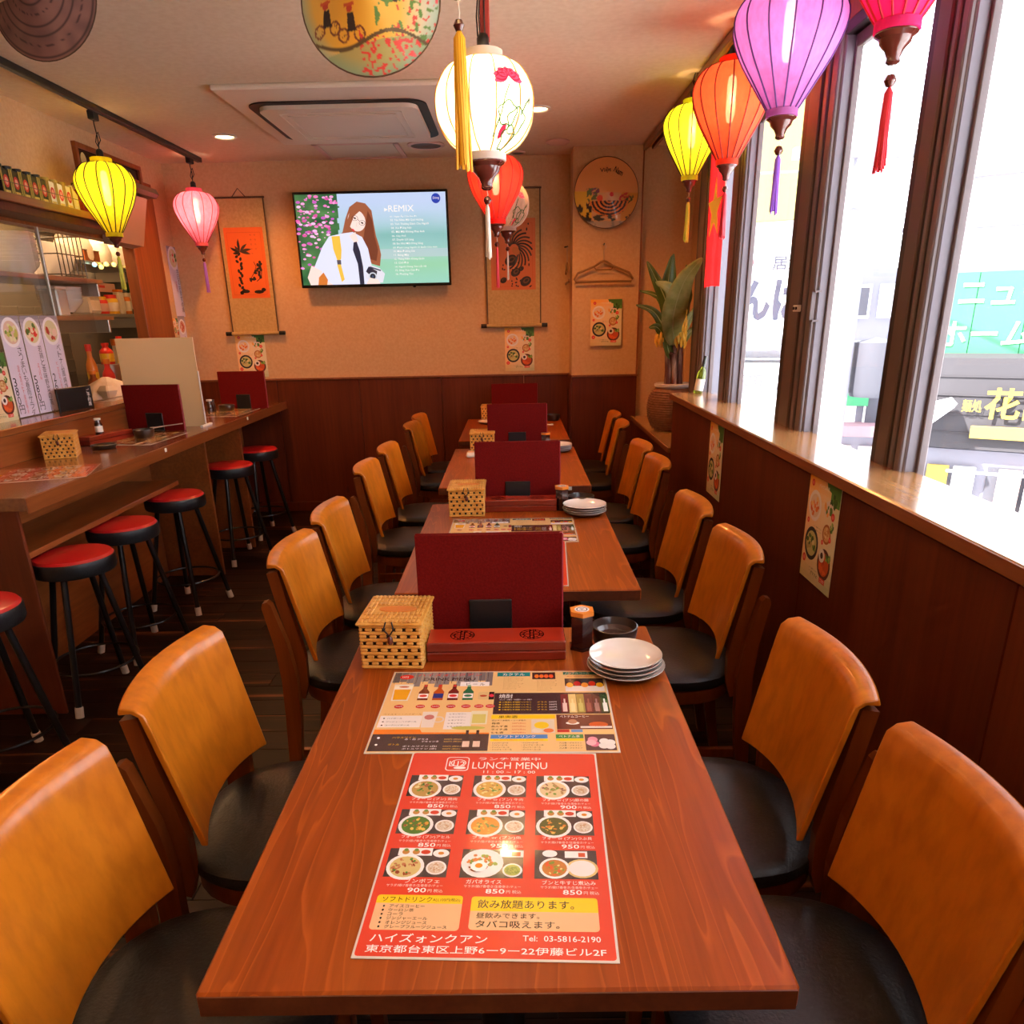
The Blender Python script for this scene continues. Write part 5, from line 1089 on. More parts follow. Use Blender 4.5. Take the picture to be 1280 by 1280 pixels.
# ------------------------------------------------------------------ food posters
def poster_print(w=.21, h=.297):
    P = Print(.0001); grn = [lin(90, 140, 60), lin(150, 180, 80), lin(60, 110, 50)]
    nx, ny = 10, 14
    for i in range(nx):
        for j in range(ny):
            u, v = (i+.5)/nx, (j+.5)/ny; c = mixc(lin(235, 220, 190), lin(245, 170, 50), max(0, 1-u*1.1)*.55+max(0, v-.75)*2.2); c = mixc(c, lin(140, 170, 90), max(0, u-.55)*1.3*max(.2, abs(v-.4))+max(0, .25-v)*1.2)
            P.rect(i/nx*w, j/ny*h, (i+1)/nx*w, (j+1)/ny*h, c, 1)
    P.rect(w*.72, h*.80, w, h, grn[0], 2); P.poly([(w*.6, h*.93), (w, h*.86), (w, h), (w*.55, h)], lin(70, 120, 50), 3)
    def d(cx, cy, r, rim, base, cols, s): P.ell(cx*w, cy*h, r, r, rim, 4, 22); P.ell(cx*w, cy*h, r*.78, r*.76, base, 5, 20); P.blobs(cx*w, cy*h, r*.6, r*.6, cols, 14, r*.2, 6, s)
    d(.26, .72, .043, lin(235, 225, 225), lin(225, 200, 180), [lin(225, 120, 50), lin(235, 190, 120), lin(210, 90, 40)], 1)
    P.ell(.70*w, .76*h, .030, .022, lin(225, 210, 200), 4, 20, .6); P.blobs(.68*w, .76*h, .024, .020, [lin(215, 90, 50), lin(235, 170, 90), lin(90, 130, 60)], 12, .009, 5, 2); P.blobs(.82*w, .84*h, .018, .018, [lin(40, 80, 35), lin(60, 100, 40)], 8, .010, 6, 3)
    d(.28, .36, .047, lin(40, 34, 40), lin(200, 190, 120), [lin(120, 150, 70), lin(225, 210, 150), lin(60, 90, 40), lin(180, 160, 100)], 4)
    d(.72, .53, .027, lin(170, 100, 50), lin(215, 170, 110), [lin(190, 120, 60), lin(230, 200, 150)], 5)
    d(.74, .25, .043, lin(90, 40, 30), lin(200, 80, 35), [lin(225, 100, 45), lin(180, 60, 30)], 6); P.ell(.66*w, .32*h, .019, .019, lin(235, 225, 215), 9, 18); P.ell(.66*w, .32*h, .009, .009, lin(60, 30, 35), 10, 12); P.blobs(.87*w, .33*h, .016, .014, grn, 8, .009, 8, 7)
    for a, b, r in ((.13, .92, .010), (.10, .56, .008), (.85, .71, .011), (.84, .50, .008), (.62, .44, .007), (.10, .19, .012)): P.ell(a*w, b*h, r, r, lin(215, 55, 50), 8, 14); P.ell(a*w, b*h, r*.5, r*.5, lin(240, 120, 110), 9, 10)
    for a, b in ((.86, .61),): P.blobs(a*w, b*h, .015, .010, grn, 7, .008, 7, 8)
    P.text('ベトナム料理', .34*w, .905*h, .012, lin(250, 240, 220), 8, w=.066)
    for i in range(4): P.text('フォー・生春巻き・バインミー', .30*w, (.53-i*.03)*h if i < 2 else (.19-i*.03)*h, .0045, lin(90, 60, 40), 8, w=.055)
    P.text('おすすめ', .36*w, .075*h, .010, lin(80, 110, 50), 8, w=.05); P.rect(.66*w, .07*h, .84*w, .12*h, lin(220, 70, 50), 8); P.text('ご注文', .68*w, .08*h, .009, W_, 9, w=.03)
    return P.mesh('print', 'print_matt')
pm_ = poster_print()
def poster(label, loc, rot, w=.21, h=.297, me=None, name='food_poster', mirror=False):
    t = thing(name, label, 'poster', loc, rot=rot); MB().box((w/2, h/2, .0006), (w, h, .0012), 'paper').build('sheet', t)
    o = bpy.data.objects.new('print', me or pm_); C.objects.link(o); o.parent = t; o.location = (0, 0, .0014); o.scale = (w/.21, h/.297, 1) if me is None else (1, 1, 1); return t
RB = (pi/2, 0, 0); RR = (pi/2, 0, -pi/2); RL = (pi/2, 0, pi/2)
poster('food poster on the pillar under the coat hanger', (.534, 4.742, 1.176), RB)
poster('food poster below the right hanging scroll', (-.052, 5.008, 1.005), RB)
poster('food poster below the left hanging scroll', (-1.985, 5.008, 1.000), RB)
poster('food poster on the window side panelling nearer the camera', (.838, 1.430, .658), RR)
poster('food poster on the window side panelling farther away', (.838, 2.560, .650), RR)
def strip_print(w, h, seed, price, text, red, top=lin(150, 140, 150)):
    P = Print(.0001); R = random.Random(seed); P.rect(0, 0, w, h, lin(215, 205, 225), 1)
    for i in range(6): P.rect(0, h*(.78+i*.037), w, h*(.78+(i+1)*.037), mixc(lin(215, 205, 225), top, i/5), 2)
    r = w*.44; P.ell(w/2, h*.84, r, r, lin(235, 230, 235), 3, 24); P.ell(w/2, h*.84, r*.8, r*.78, R.choice([lin(215, 205, 160), lin(220, 190, 170), lin(200, 150, 120)]), 4, 22)
    P.blobs(w/2, h*.84, r*.6, r*.55, {0: [lin(120, 150, 60), lin(190, 190, 90), lin(225, 220, 170)], 1: [lin(215, 50, 40), lin(90, 120, 50), lin(235, 210, 180)], 2: [lin(200, 80, 45), lin(180, 60, 35), lin(235, 200, 180)]}[seed % 3], 16, r*.22, 5, seed)
    P.text(text, w*.62, h*.70, w*.20, lin(70, 60, 75), 4, vert=True); P.text(red, w*.40, h*.52, w*.10, lin(205, 50, 70), 4, vert=True); P.text(price, w*.06, h*.40, w*.26, lin(30, 25, 35), 4, vert=True)
    return P.mesh('print', 'print_matt')
for i, (y, pr, tx, rd) in enumerate([(2.853, '380円', 'さつまいも春雨サラダ', '当店人気のベトナム風前菜です'), (3.010, '580円', '若鶏と香味野菜の蒸し物', 'さっぱり味'), (3.165, '260円', 'ベトナム風焼き餃子', 'ビールにぴったりの一品')]):
    me = strip_print(.148, .440, i, pr, tx, rd); poster(['tall menu card with green dish priced 380 yen leaning on the kitchen glass', 'tall brownish menu card priced 580 yen leaning on the kitchen glass', 'tall menu card with dumplings priced 260 yen leaning on the kitchen glass'][i], (-2.262, y, .985), RL, .148, .440, me, 'menu_card')
poster('green food poster at the left edge on the kitchen glass', (-2.258, 2.625, .975), RL, .21, .297)
me = strip_print(.17, .45, 4, '', '本日のおすすめ鍋', '数量限定'); poster('tall menu strip high on the left wall beside the door post', (XL+.003, 4.868, 1.42), (pi/2, 0, pi/2), .17, .45, me, 'menu_strip')
poster('small food card on the left wall under the tall strip', (XL+.003, 4.785, 1.29), RL, .08, .12)
me2 = strip_print(.115, .44, 5, '', '冷やし麺はじめました', '夏季限定'); poster('long menu strip on the left wall near the corner by the counter', (XL+.003, 4.87, .985), RL, .115, .44, me2, 'menu_strip')

# ------------------------------------------------------------------ hangers on the pillar
def hanger(label, loc, rotz):
    t = thing('coat_hanger', label, 'hanger', loc, rotz, group='coat hangers on the pillar')
    m = MB(); m.tube([(-.195, 0, -.115), (-.17, 0, -.075), (-.06, 0, -.035), (-.02, 0, -.010), (0, 0, -.004), (.02, 0, -.010), (.06, 0, -.035), (.17, 0, -.078), (.195, 0, -.115), (.185, 0, -.130), (0, 0, -.128), (-.185, 0, -.128)], .0075, 'hanger_brown', 10, closed=True)
    m.build('frame', t); m = MB(); m.tube([(-.062, 0, -.040), (-.05, 0, -.056), (.05, 0, -.056), (.062, 0, -.040)], .0045, 'hanger_brown', 8); m.build('bar', t)
    m = MB(); m.tube([(0, 0, -.004), (0, 0, .060), (.012, 0, .082), (.006, 0, .100), (-.012, 0, .096)], .0018, 'steel', 8); m.build('hook', t)
    MB().tube([(0, .02, .096), (0, -.006, .100)], .0045, 'black_plastic', 8).build('nail', t); return t
hg = hanger('brown coat hanger on a nail on the pillar face', (.614, 4.728, 1.712), 0); dup(hg, (.383, 4.88, 1.712), radians(90), 'brown coat hanger on the shaded side of the pillar')

# ------------------------------------------------------------------ potted banana plant, wine bottle
pp = thing('potted_plant', 'artificial banana plant in a clay basket pot on the low shelf by the window', 'plant', (.975, 4.06, .70))
prof = [(0, 0), (.095, 0), (.118, .02), (.140, .08), (.146, .14), (.136, .20), (.112, .240), (.098, .252)]
m = MB(); m.lathe(prof, 'basket_clay', 48, cap=False); m.build('pot', pp)
m = MB()
for i in range(17):
    z = .016+i*.0135; 
    r = next(r0+(r1-r0)*(z-z0)/(z1-z0) for (r0, z0), (r1, z1) in zip(prof[1:], prof[2:]) if z0 <= z <= z1)
    m.tube([((r+.002+.0025*sin(24*2*pi*k/96+pi*(i % 2)))*cos(2*pi*k/96), (r+.002+.0025*sin(24*2*pi*k/96+pi*(i % 2)))*sin(2*pi*k/96), z) for k in range(96)], .0046, 'basket_clay', 6, closed=True)
o = m.build('weave', pp); o['kind'] = 'stuff'
m = MB(); m.lathe([(.098, .250), (.112, .262), (.112, .275), (.100, .280), (.090, .270), (.092, .245)], 'plaster_rim', 40, cap=False); m.build('rim', pp); MB().lathe([(0, .240), (.093, .240)], 'stem_brown', 24, cap=False).build('soil', pp)
for a, b, r in (((-.035, 0), (-.045, .62), .024), ((.012, .015), (-.010, .58), .022), ((.038, -.01), (.028, .52), .020), ((.0, -.03), (-.03, .45), .018)):
    m = MB(); m.tube([(a[0], a[1], .235), (a[0]*.9, a[1], .35), ((a[0]+b[0])/2, a[1], .45), (b[0], a[1]*.5, b[1])], [r, r*.92, r*.85, r*.6], 'stem_brown', 12); m.build('stem', pp)
def leaf(base, pts, width, mat, tw=0.0, fold=.25):
    """blade along a spine: pts (x, y, z)"""
    n = 16; P0 = [Vector(p) for p in pts]
    def sp(u):
        t = u*(len(P0)-1); k = min(int(t), len(P0)-2); f = t-k; a, b, c, d = P0[max(k-1, 0)], P0[k], P0[k+1], P0[min(k+2, len(P0)-1)]
        return .5*((2*b)+(-a+c)*f+(2*a-5*b+4*c-d)*f*f+(-a+3*b-3*c+d)*f**3)
    m = MB(); vs = []; fs = []; cam_ = Vector((.0, -1, .25)); spn = []
    for i in range(n+1):
        u = i/n; c = sp(u); t = (sp(min(u+.03, 1))-sp(max(u-.03, 0))).normalized(); s = t.cross(Matrix.Rotation(tw, 3, 'Z') @ cam_).normalized(); up = s.cross(t)
        w = width*(sin(pi*min(1, u*1.0)**.75)**.8 if 0 < u < 1 else .02)*(1-.25*u)+.003
        wv = .004*sin(u*26)
        for k, q in enumerate((-1, -.5, 0, .5, 1)): vs.append(c+s*(w*q)+up*(abs(q)*w*fold+wv*abs(q)))
        spn.append(c-up*.001)
    for i in range(n):
        for k in range(4): a = i*5+k; fs.append((a, a+1, a+6, a+5))
    m.add(vs, fs, mat, True); o = m.build('leaf', pp)
    md = o.modifiers.new('thick', 'SOLIDIFY'); md.thickness = .0012
    r = MB().tube(spn, [.005*(1-i/n*.8) for i in range(n+1)], 'leaf_rib', 6).build('midrib', o)
leaf(0, [(-.02, 0, .55), (-.02, .03, .70), (-.05, .04, .85), (-.03, .03, 1.00)], .070, 'leaf', .3)
leaf(0, [(-.02, 0, .58), (-.07, 0, .75), (-.13, -.01, .86), (-.19, -.02, .96)], .038, 'leaf', -.4)
leaf(0, [(-.01, -.02, .50), (-.075, -.28, .66), (-.062, -.45, .83), (-.008, -.60, .935)], .070, 'leaf_pale', -.1, .08)
leaf(0, [(.0, -.02, .50), (-.01, -.06, .68), (-.06, -.09, .80), (-.15, -.10, .845)], .052, 'leaf_pale', -.1, .15)
leaf(0, [(-.03, 0, .48), (-.08, -.03, .60), (-.15, -.05, .69), (-.25, -.06, .725)], .028, 'leaf', -.2)
leaf(0, [(-.03, 0, .45), (-.07, -.03, .54), (-.12, -.05, .60), (-.17, -.06, .60)], .030, 'leaf', -.1)
leaf(0, [(-.02, 0, .42), (-.06, -.05, .52), (-.05, -.07, .64), (-.02, -.07, .72)], .040, 'leaf', .4)
leaf(0, [(-.05, .02, .60), (-.09, .02, .74), (-.13, .03, .78), (-.22, .03, .805)], .018, 'leaf', 0)
leaf(0, [(.02, 0, .45), (.07, -.03, .56), (.12, -.05, .60), (.19, -.06, .655)], .016, 'leaf_pale', .1)
leaf(0, [(.02, 0, .50), (.06, -.03, .62), (.10, -.05, .70), (.15, -.06, .735)], .018, 'leaf_pale', .1)
leaf(0, [(.0, .03, .55), (.04, .05, .70), (.06, .05, .82), (.05, .05, .94)], .060, 'leaf', .8)
m = MB(); Rn = random.Random(3)
bn = MB().tube([(0, 0, 0), (.006, -.004, .016), (.007, -.006, .034), (.003, -.004, .050)], [.004, .0085, .0085, .003], 'banana_yellow', 8).mesh('banana')
for k in range(46):
    a = k*2.4; z = .50+.0042*k; r = .022*(1 if k < 34 else .7); piece(bn, 'banana', pp, (.015+r*cos(a), -.075+r*sin(a), z-.02), a)
for k in range(12):
    a = k*2.4; piece(bn, 'banana', pp, (-.105+.014*cos(a), -.055+.014*sin(a), .485+.004*k), a)
MB().tube([(-.03, -.02, .52), (-.07, -.04, .56), (-.105, -.055, .52)], .004, 'stem_brown', 6).build('stalk', pp); MB().tube([(0, -.02, .62), (.015, -.05, .72), (.017, -.075, .68), (.015, -.075, .50)], .006, 'leaf_rib', 6).build('stalk', pp)
wb = thing('wine_bottle', 'small yellow green wine bottle with dark neck at the far end of the window sill', 'bottle', (.955, 3.33, .986), rot=(0, radians(9), 0))
wb.scale = (.60, .60, .50)
MB().lathe([(0, 0), (.034, 0), (.037, .006), (.037, .19), (.030, .225), (.0145, .255), (.0135, .30), (0, .30)], 'wine_glass_green', 28, cap=False).build('glass', wb)
MB().lathe([(.0155, .268), (.0165, .275), (.0165, .345), (.0175, .352), (.0165, .372), (0, .374)], 'foil_dark', 22, cap=False).build('neck_foil', wb)
MB().lathe([(.0375, .03), (.038, .035), (.038, .14), (.0375, .145)], 'paper', 28, cap=False).build('label', wb)
# ------------------------------------------------------------------ flag in the window
principled('silk_flag', (.85, .01, .01)); silk('silk_flag', (.88, .012, .012))
fl = thing('flag', 'red cloth flag with a yellow star hanging in the farthest window', 'flag', (.975, 3.285, 2.13))
m = MB(); m.grid(lambda u, v: (.006*sin(u*14)*(.3+v), (u-.5)*.325, -v*.63-.02*abs(u-.5)*v), 30, 8, 'silk_flag'); m.build('cloth', fl)
MB().tube([(0, -.165, .004), (0, .165, .004)], .006, 'bronze_dark', 8).build('rod', fl)
st = [(.135*(1 if k % 2 == 0 else .40)*cos(pi/2+k*pi/5), .135*(1 if k % 2 == 0 else .40)*sin(pi/2+k*pi/5)) for k in range(10)]
MB().prism([(a-.02, b-.30) for a, b in st], 'x', -.011, -.009, 'flag_yellow').build('star', fl)

# ------------------------------------------------------------------ kitchen hatch: sliding glass, shelf over it, frame, hood
kg = thing('kitchen_glass', 'sliding glass panes with thin steel edges closing the kitchen hatch', 'glass pane', (0, 0, 0))
for x, y0, y1 in ((-2.300, 2.1, 3.37), (-2.322, 3.34, 3.78), (-2.300, .9, 2.1)):
    p = MB().box(*bb(x-.003, x+.003, y0, y1, .982, 1.833, 'cabinet_glass')).build('pane', kg)
for x, y in ((-2.300, 3.37), (-2.300, 2.1)): MB().box((x, y, 1.407), (.014, .012, .85), 'steel', .001).build('stile', kg)
MB().box(*bb(-2.314, -2.288, .9, 4.37, .980, .984, 'steel'), .001).build('track', kg)
us = thing('bottle_shelf', 'long wooden shelf above the kitchen hatch', 'shelf', (0, 0, 0))
MB().box(*bb(-2.318, -2.135, .9, 3.93, 1.885, 1.920, 'counter_face'), .003).build('board', us)
MB().box(*bb(-2.318, -2.160, .9, 3.93, 1.850, 1.885, 'panel_wood'), .002).build('lower_board', us)
m = MB(); [m.tube([(-2.145, .95, z), (-2.145, 3.60, z)], .0015, 'scroll_dark', 6) for z in (1.965,)]; m.build('guard_wire', us)
def label_wrap(o, r, z0, z1, kind):
    cols = [('black_plastic', (215, 40, 40)), ('black_plastic', (200, 30, 30)), ('paper', (205, 50, 40))][kind]
    return MB().lathe([(r*1.02, z0), (r*1.025, z0+.001), (r*1.025, z1), (r*1.02, z1+.001)], cols[0], 20, cap=False).build('label', o)
cans = None; nm = ['first', 'second', 'third', 'fourth', 'fifth', 'sixth', 'seventh', 'eighth']
for i in range(8):
    y = 3.055+i*.071; pale = i >= 5
    t = thing('sauce_jar', '%s %s from the left on the shelf over the hatch' % (nm[i], 'pale gold trimmed jar' if pale else 'black jar with red label'), 'jar', (-2.235, y, 1.920), group='labelled jars on the shelf over the hatch')
    MB().box((0, 0, .058), (.060, .056, .112), 'paper' if pale else 'bamboo_dark', .006).build('body', t)
    for s in (-1, 1): MB().box((.031, s*.0285, .058), (.006, .007, .112), 'gold_sign', .002).build('gold_edge', t)
    MB().lathe([(0, .114), (.020, .114), (.021, .118), (.021, .130), (0, .131)], 'gold_sign' if pale else 'black_plastic', 16, cap=False).build('cap', t)
    P = Print(.0003); P.ell(0, .062, .019, .026, lin(205, 40, 40) if i % 2 == 0 else lin(190, 30, 45), 1, 18); P.ell(0, .062, .011, .016, lin(225, 150, 140), 2, 14)
    P.rect(-.018, .012, .018, .026, lin(215, 180, 90), 1); P.build('print', t, (.0305, 0, 0), (pi/2, 0, pi/2))
rb = thing('gift_box', 'red box with handle at the end of the shelf over the hatch', 'box', (-2.235, 3.68, 1.920)); MB().box((0, 0, .055), (.11, .10, .11), 'red_lacquer', .003).build('body', rb)
MB().tube([(0, -.03, .108), (0, -.022, .142), (0, .022, .142), (0, .03, .108)], .004, 'scroll_dark', 8).build('handle', rb)
fb = thing('cream_bottle', 'cream round bottle with wire clasp beside the red box', 'bottle', (-2.225, 3.615, 1.920)); MB().lathe([(0, 0), (.026, 0), (.028, .01), (.028, .08), (.012, .11), (.011, .125), (0, .126)], 'cloth_bag', 20, cap=False).build('body', fb)
wf = thing('wall_frame', 'wooden framed glass panel high on the left wall', 'frame', (XL+.012, 4.265, 2.19))
for y0, y1, z0, z1 in ((-.375, .375, .085, .11), (-.375, .375, -.11, -.085), (-.375, -.35, -.085, .085), (.35, .375, -.085, .085)): MB().box((0, (y0+y1)/2, (z0+z1)/2), (.024, y1-y0, z1-z0), 'door_wood', .002).build('moulding', wf)
MB().box((-.004, 0, 0), (.004, .70, .17), 'tv_black').build('pane', wf)
P = Print(.0005); P.ell(-.29, .03, .03, .04, lin(235, 210, 140), 1); P.ell(-.27, -.03, .035, .018, lin(250, 240, 200), 2); P.build('picture', wf, (-.0015, 0, 0), (pi/2, 0, pi/2))
hd_ = thing('range_hood', 'grey wedge shaped hood jutting out beside the kitchen hatch post', 'hood', (-2.31, 4.17, 2.09))
m = MB(); m.prism([(0, -.01), (.17, .0), (.19, .02), (.175, .05), (0, .105)], 'y', -.26, .26, 'hood_grey'); m.build('canopy', hd_, (0, 0, 0))
m = MB(); m.prism([(.012, -.01), (.15, -.012), (.085, -.27), (.012, -.28)], 'y', -.17, .17, 'duct_brown'); m.build('duct_panel', hd_)
def rack(name, label, x0, x1, y0, y1, z, mat='steel'):
    t = thing(name, label, 'shelf', ((x0+x1)/2, (y0+y1)/2, z)); MB().box((0, 0, -.012), (x1-x0, y1-y0, .024), mat, .002).build('board', t)
    for sy in (-1, 1): MB().box((-.0, sy*((y1-y0)/2-.03), -.06), (x1-x0-.04, .02, .075), mat, .002).build('bracket', t)
    return t
rack('kitchen_shelf', 'upper steel shelf inside the kitchen', -3.30, -2.86, 4.45, 5.79, 1.79); rack('kitchen_shelf', 'lower steel shelf inside the kitchen holding sauces', -3.30, -2.84, 4.45, 5.79, 1.45)
rack('kitchen_shelf', 'steel shelf behind the kitchen glass carrying white bowls', -2.95, -2.52, 2.2, 4.35, 1.64); rack('kitchen_shelf', 'low steel shelf behind the kitchen glass', -2.95, -2.52, 2.2, 4.40, 1.43)
wk = thing('work_surface', 'steel kitchen worktop below the shelves', 'worktop', (-2.95, 4.05, .90)); MB().box((0, 0, -.02), (.9, 3.4, .04), 'steel', .003).build('top', wk); MB().box((0, 0, -.47), (.86, 3.36, .86), 'tile_grey', .003).build('cabinet', wk)
# tiles on the far kitchen wall
tm = MB().box((0, 0, 0), (.008, .196, .096), 'tile_grey', .003).mesh('tile'); ts = bpy.data.objects['wall_kitchen']
for r in range(6):
    for c in range(14): piece(tm, 'tile', ts, (-3.616, 3.0+c*.2+(r % 2)*.1, .97+r*.1))
bowl0 = None
def kbowl(label, loc, r, h, s=1):
    t = thing('white_bowl', label, 'bowl', loc, group='white bowls stacked behind the kitchen glass'); MB().lathe([(0, .004), (r*.45, .004), (r*.5, 0), (r*.55, .006), (r*.92, h*.7), (r, h), (r*.97, h), (r*.88, h*.7), (r*.4, .012), (0, .012)], 'bowl_white', 32, cap=False).build('body', t)
    MB().tube([(r*cos(2*pi*k/32), r*sin(2*pi*k/32), h) for k in range(32)], .002, 'bowl_white', 6, closed=True).build('rim', t); return t
b0 = kbowl('white bowl at the bottom of the big stack behind the glass', (-2.70, 3.80, 1.64), .120, .07); od = ['second', 'third', 'fourth', 'fifth', 'sixth', 'seventh', 'eighth', 'ninth']
for i in range(8): dup(b0, (-2.70, 3.80, 1.64+.018*(i+1)), None, 'white bowl %s from the bottom of the big stack' % od[i])
for i in range(6): dup(b0, (-2.72, 4.20, 1.454+.014*i), None, 'white dish %s from the bottom of the low stack by the clear jar' % (['first']+od)[i])
for i in range(5): o = dup(b0, (-2.74, 3.45, 1.64+.016*i), None, 'white bowl %s from the bottom of the left stack' % (['first']+od)[i])
wr = thing('plate_rack', 'dark wire rack of plates behind the kitchen glass', 'rack', (-2.72, 4.19, 1.64))
m = MB()
for i in range(7): m.tube([(-.12, -.14+i*.046, 0), (-.12, -.14+i*.046, .24), (.12, -.14+i*.046, .24), (.12, -.14+i*.046, 0)], .0035, 'black_metal', 6)
for z in (.02, .13, .24): m.tube([(-.12, -.14, z), (.12, -.14, z), (.12, .14, z), (-.12, .14, z)], .0035, 'black_metal', 6, closed=True)
m.build('wire_frame', wr)
for i in range(5): MB().lathe([(0, 0), (.085, .004), (.095, .012), (.09, .012), (0, .006)], 'bowl_white', 26, M=Matrix.Translation((0, -.11+i*.05, .11)) @ Matrix.Rotation(radians(80), 4, 'X'), cap=False).build('plate', wr)
def jar(name, label, cat, loc, r, h, body, cap, lab=None, sq=False):
    t = thing(name, label, cat, loc)
    if sq: MB().box((0, 0, h*.45), (r*2, r*2, h*.9), body, r*.15).build('body', t); MB().box((0, 0, h*.95), (r*2.05, r*2.05, h*.1), cap, r*.1).build('lid', t)
    else: MB().lathe([(0, 0), (r*.94, 0), (r, h*.04), (r, h*.74), (r*.86, h*.82), (0, h*.82)], body, 22, cap=False).build('body', t); MB().lathe([(r*.86, h*.80), (r*.88, h*.81), (r*.88, h), (0, h)], cap, 22, cap=False).build('lid', t)
    if lab: MB().lathe([(r*1.01, h*.15), (r*1.02, h*.16), (r*1.02, h*.60), (r*1.01, h*.61)], lab, 22, cap=False).build('label', t) if not sq else MB().box((r+.001, 0, h*.42), (.003, r*1.7, h*.5), lab, .001).build('label', t)
    return t
jar('clear_jar', 'clear plastic container behind the glass by the stile', 'container', (-2.66, 4.02, 1.43), .055, .165, 'jar_clear', 'white_plastic', sq=True)
jar('clear_jar', 'beige filled clear container on the sauce shelf', 'container', (-2.93, 4.86, 1.45), .07, .13, 'jar_clear', 'white_plastic', 'cloth_bag', sq=True)
jar('sauce_jar', 'red jar with pink label on the sauce shelf', 'jar', (-2.91, 5.03, 1.45), .046, .115, 'red_plastic', 'yellow_plastic', 'smoke_pink')
jar('sauce_jar', 'yellow jar with red lid on the sauce shelf', 'jar', (-2.91, 5.16, 1.45), .056, .13, 'yellow_plastic', 'red_plastic', 'cloth_bag')
jar('carton', 'cream carton on the sauce shelf', 'carton', (-2.91, 5.28, 1.45), .034, .17, 'cloth_bag', 'orange_plastic', 'paper', sq=True)
jar('sauce_jar', 'orange tin beside the cream carton', 'tin', (-2.91, 5.39, 1.45), .040, .15, 'orange_plastic', 'paper', 'cloth_bag')
bottle('green_bottle', 'tall dark green bottle on the sauce shelf', (-2.90, 5.50, 1.45), .050, .30, 'green_glass', 'foil_dark', 'paper'); bottle('green_bottle', 'dark green bottle with red mark at the shelf end', (-2.90, 5.62, 1.45), .046, .24, 'green_glass', 'red_plastic', 'red_plastic')
bx = thing('carton_box', 'long grey brown box with red print above the jars', 'box', (-3.02, 5.07, 1.60)); MB().box((0, 0, .03), (.2, .46, .06), 'smoke_pink', .003).build('body', bx); MB().box((.101, -.05, .035), (.003, .25, .016), 'red_plastic').build('print', bx)
MB().box((0, 0, -.075), (.2, .44, .15), 'kitchen_dark', .002).build('riser', bx)
for i, (y, w, h) in enumerate([(4.98, .30, .20), (5.28, .22, .17), (5.52, .22, .16)]):
    t = thing('cloth_bag', ['large pale bag on the upper kitchen shelf', 'middle pale wrapped packet on the upper kitchen shelf', 'right pale wrapped packet on the upper kitchen shelf'][i], 'bag', (-3.0, y, 1.79))
    m = MB(); m.lathe([(.0, 0), (.9, .0), (1, .15), (1.02, .45), (.85, .8), (.35, .98), (0, 1)], 'cloth_bag', 22, wob=lambda a: 1+.08*sin(3*a+y*9)+.04*sin(7*a), M=Matrix.Diagonal((.10, w/2, h, 1)), cap=False); m.build('sack', t)
    MB().tube([(.0, -.03, h*.96), (.01, 0, h*.99), (0, .03, h*.96)], .005, 'paper', 8).build('tie', t)
fw = thing('brown_box', 'small brown wooden box between the pale bags', 'box', (-2.93, 5.02, 1.79)); MB().box((0, 0, .035), (.06, .20, .07), 'door_wood', .002).build('body', fw); MB().box((.0, 0, .073), (.064, .205, .006), 'scroll_dark', .001).build('lid', fw)
fy = thing('fairy_lights', 'string of small glowing balls along the upper kitchen shelf', 'string lights', (-2.845, 5.15, 1.765))
MB().tube([(0, -.25, .02), (0, -.12, -.004), (0, 0, .012), (0, .18, .002), (0, .33, .022)], .002, 'scroll_dark', 6).build('wire', fy)
for i, (y, z) in enumerate([(-.25, .0), (-.165, -.010), (-.09, .012), (.02, .016), (.29, .012)]): MB().lathe([(0, -.016), (.012, -.011), (.016, 0), (.012, .011), (0, .016)], 'fairy_blue' if i == 0 else 'fairy_yellow', 14, c=(.01, y, z), cap=False).build('ball', fy)
# red and orange sauces on a tray on the worktop
tray = thing('sauce_tray', 'pale tray of kitchen seasonings on the worktop', 'tray', (-2.82, 4.80, .90)); MB().lathe([(0, 0), (.16, 0), (.19, .03), (.185, .032), (.155, .006), (0, .006)], 'plate_glaze', 30, cap=False).build('dish', tray); MB().lathe([(0, 0), (.12, 0), (.12, .22), (0, .22)], 'steel', 24, c=(0, 0, -.0), cap=False).build('pot', tray)
for i, (x, y, z, r, h, bd, cp, lb) in enumerate([(-2.80, 4.54, .90, .035, .36, 'orange_plastic', 'red_plastic', 'tall orange squeeze bottle on the kitchen worktop'), (-2.76, 4.66, .90, .040, .26, 'red_plastic', 'orange_plastic', 'red squeeze bottle with orange cap'),
        (-2.82, 4.80, 1.12, .045, .14, 'red_plastic', 'red_plastic', 'red sauce bottle standing on the steel pot'), (-2.78, 4.93, .90, .036, .40, 'yellow_plastic', 'red_plastic', 'yellow squeeze bottle with red cap'), (-2.74, 4.42, .90, .040, .20, 'door_wood', 'orange_plastic', 'brown sauce bottle on the worktop'), (-2.9, 5.1, .90, .05, .38, 'cloth_bag', 'orange_plastic', 'cream bottle behind the red ones')]):
    bottle('squeeze_bottle', lb, (x, y, z), r, h, bd, cp, 'yellow_plastic' if i % 2 == 0 else 'paper', neck=.45)
bg = thing('plastic_bag', 'crumpled white plastic bag on the kitchen ledge', 'bag', (-2.56, 4.22, .90))
m = MB(); m.lathe([(.0, 0), (.8, .0), (1, .12), (.96, .4), (.7, .75), (.3, .92), (.12, 1.0), (0, .96)], 'cloth_bag', 26, wob=lambda a: 1+.10*sin(3*a)+.07*sin(8*a+1), M=Matrix.Diagonal((.14, .20, .17, 1)), cap=False); m.build('sack', bg)
MB().lathe([(0, 0), (.022, .004), (.030, .05), (.050, .10), (.030, .13), (0, .12)], 'paper', 16, c=(.08, -.15, .0), wob=lambda a: 1+.15*sin(4*a), cap=False).build('handle', bg)

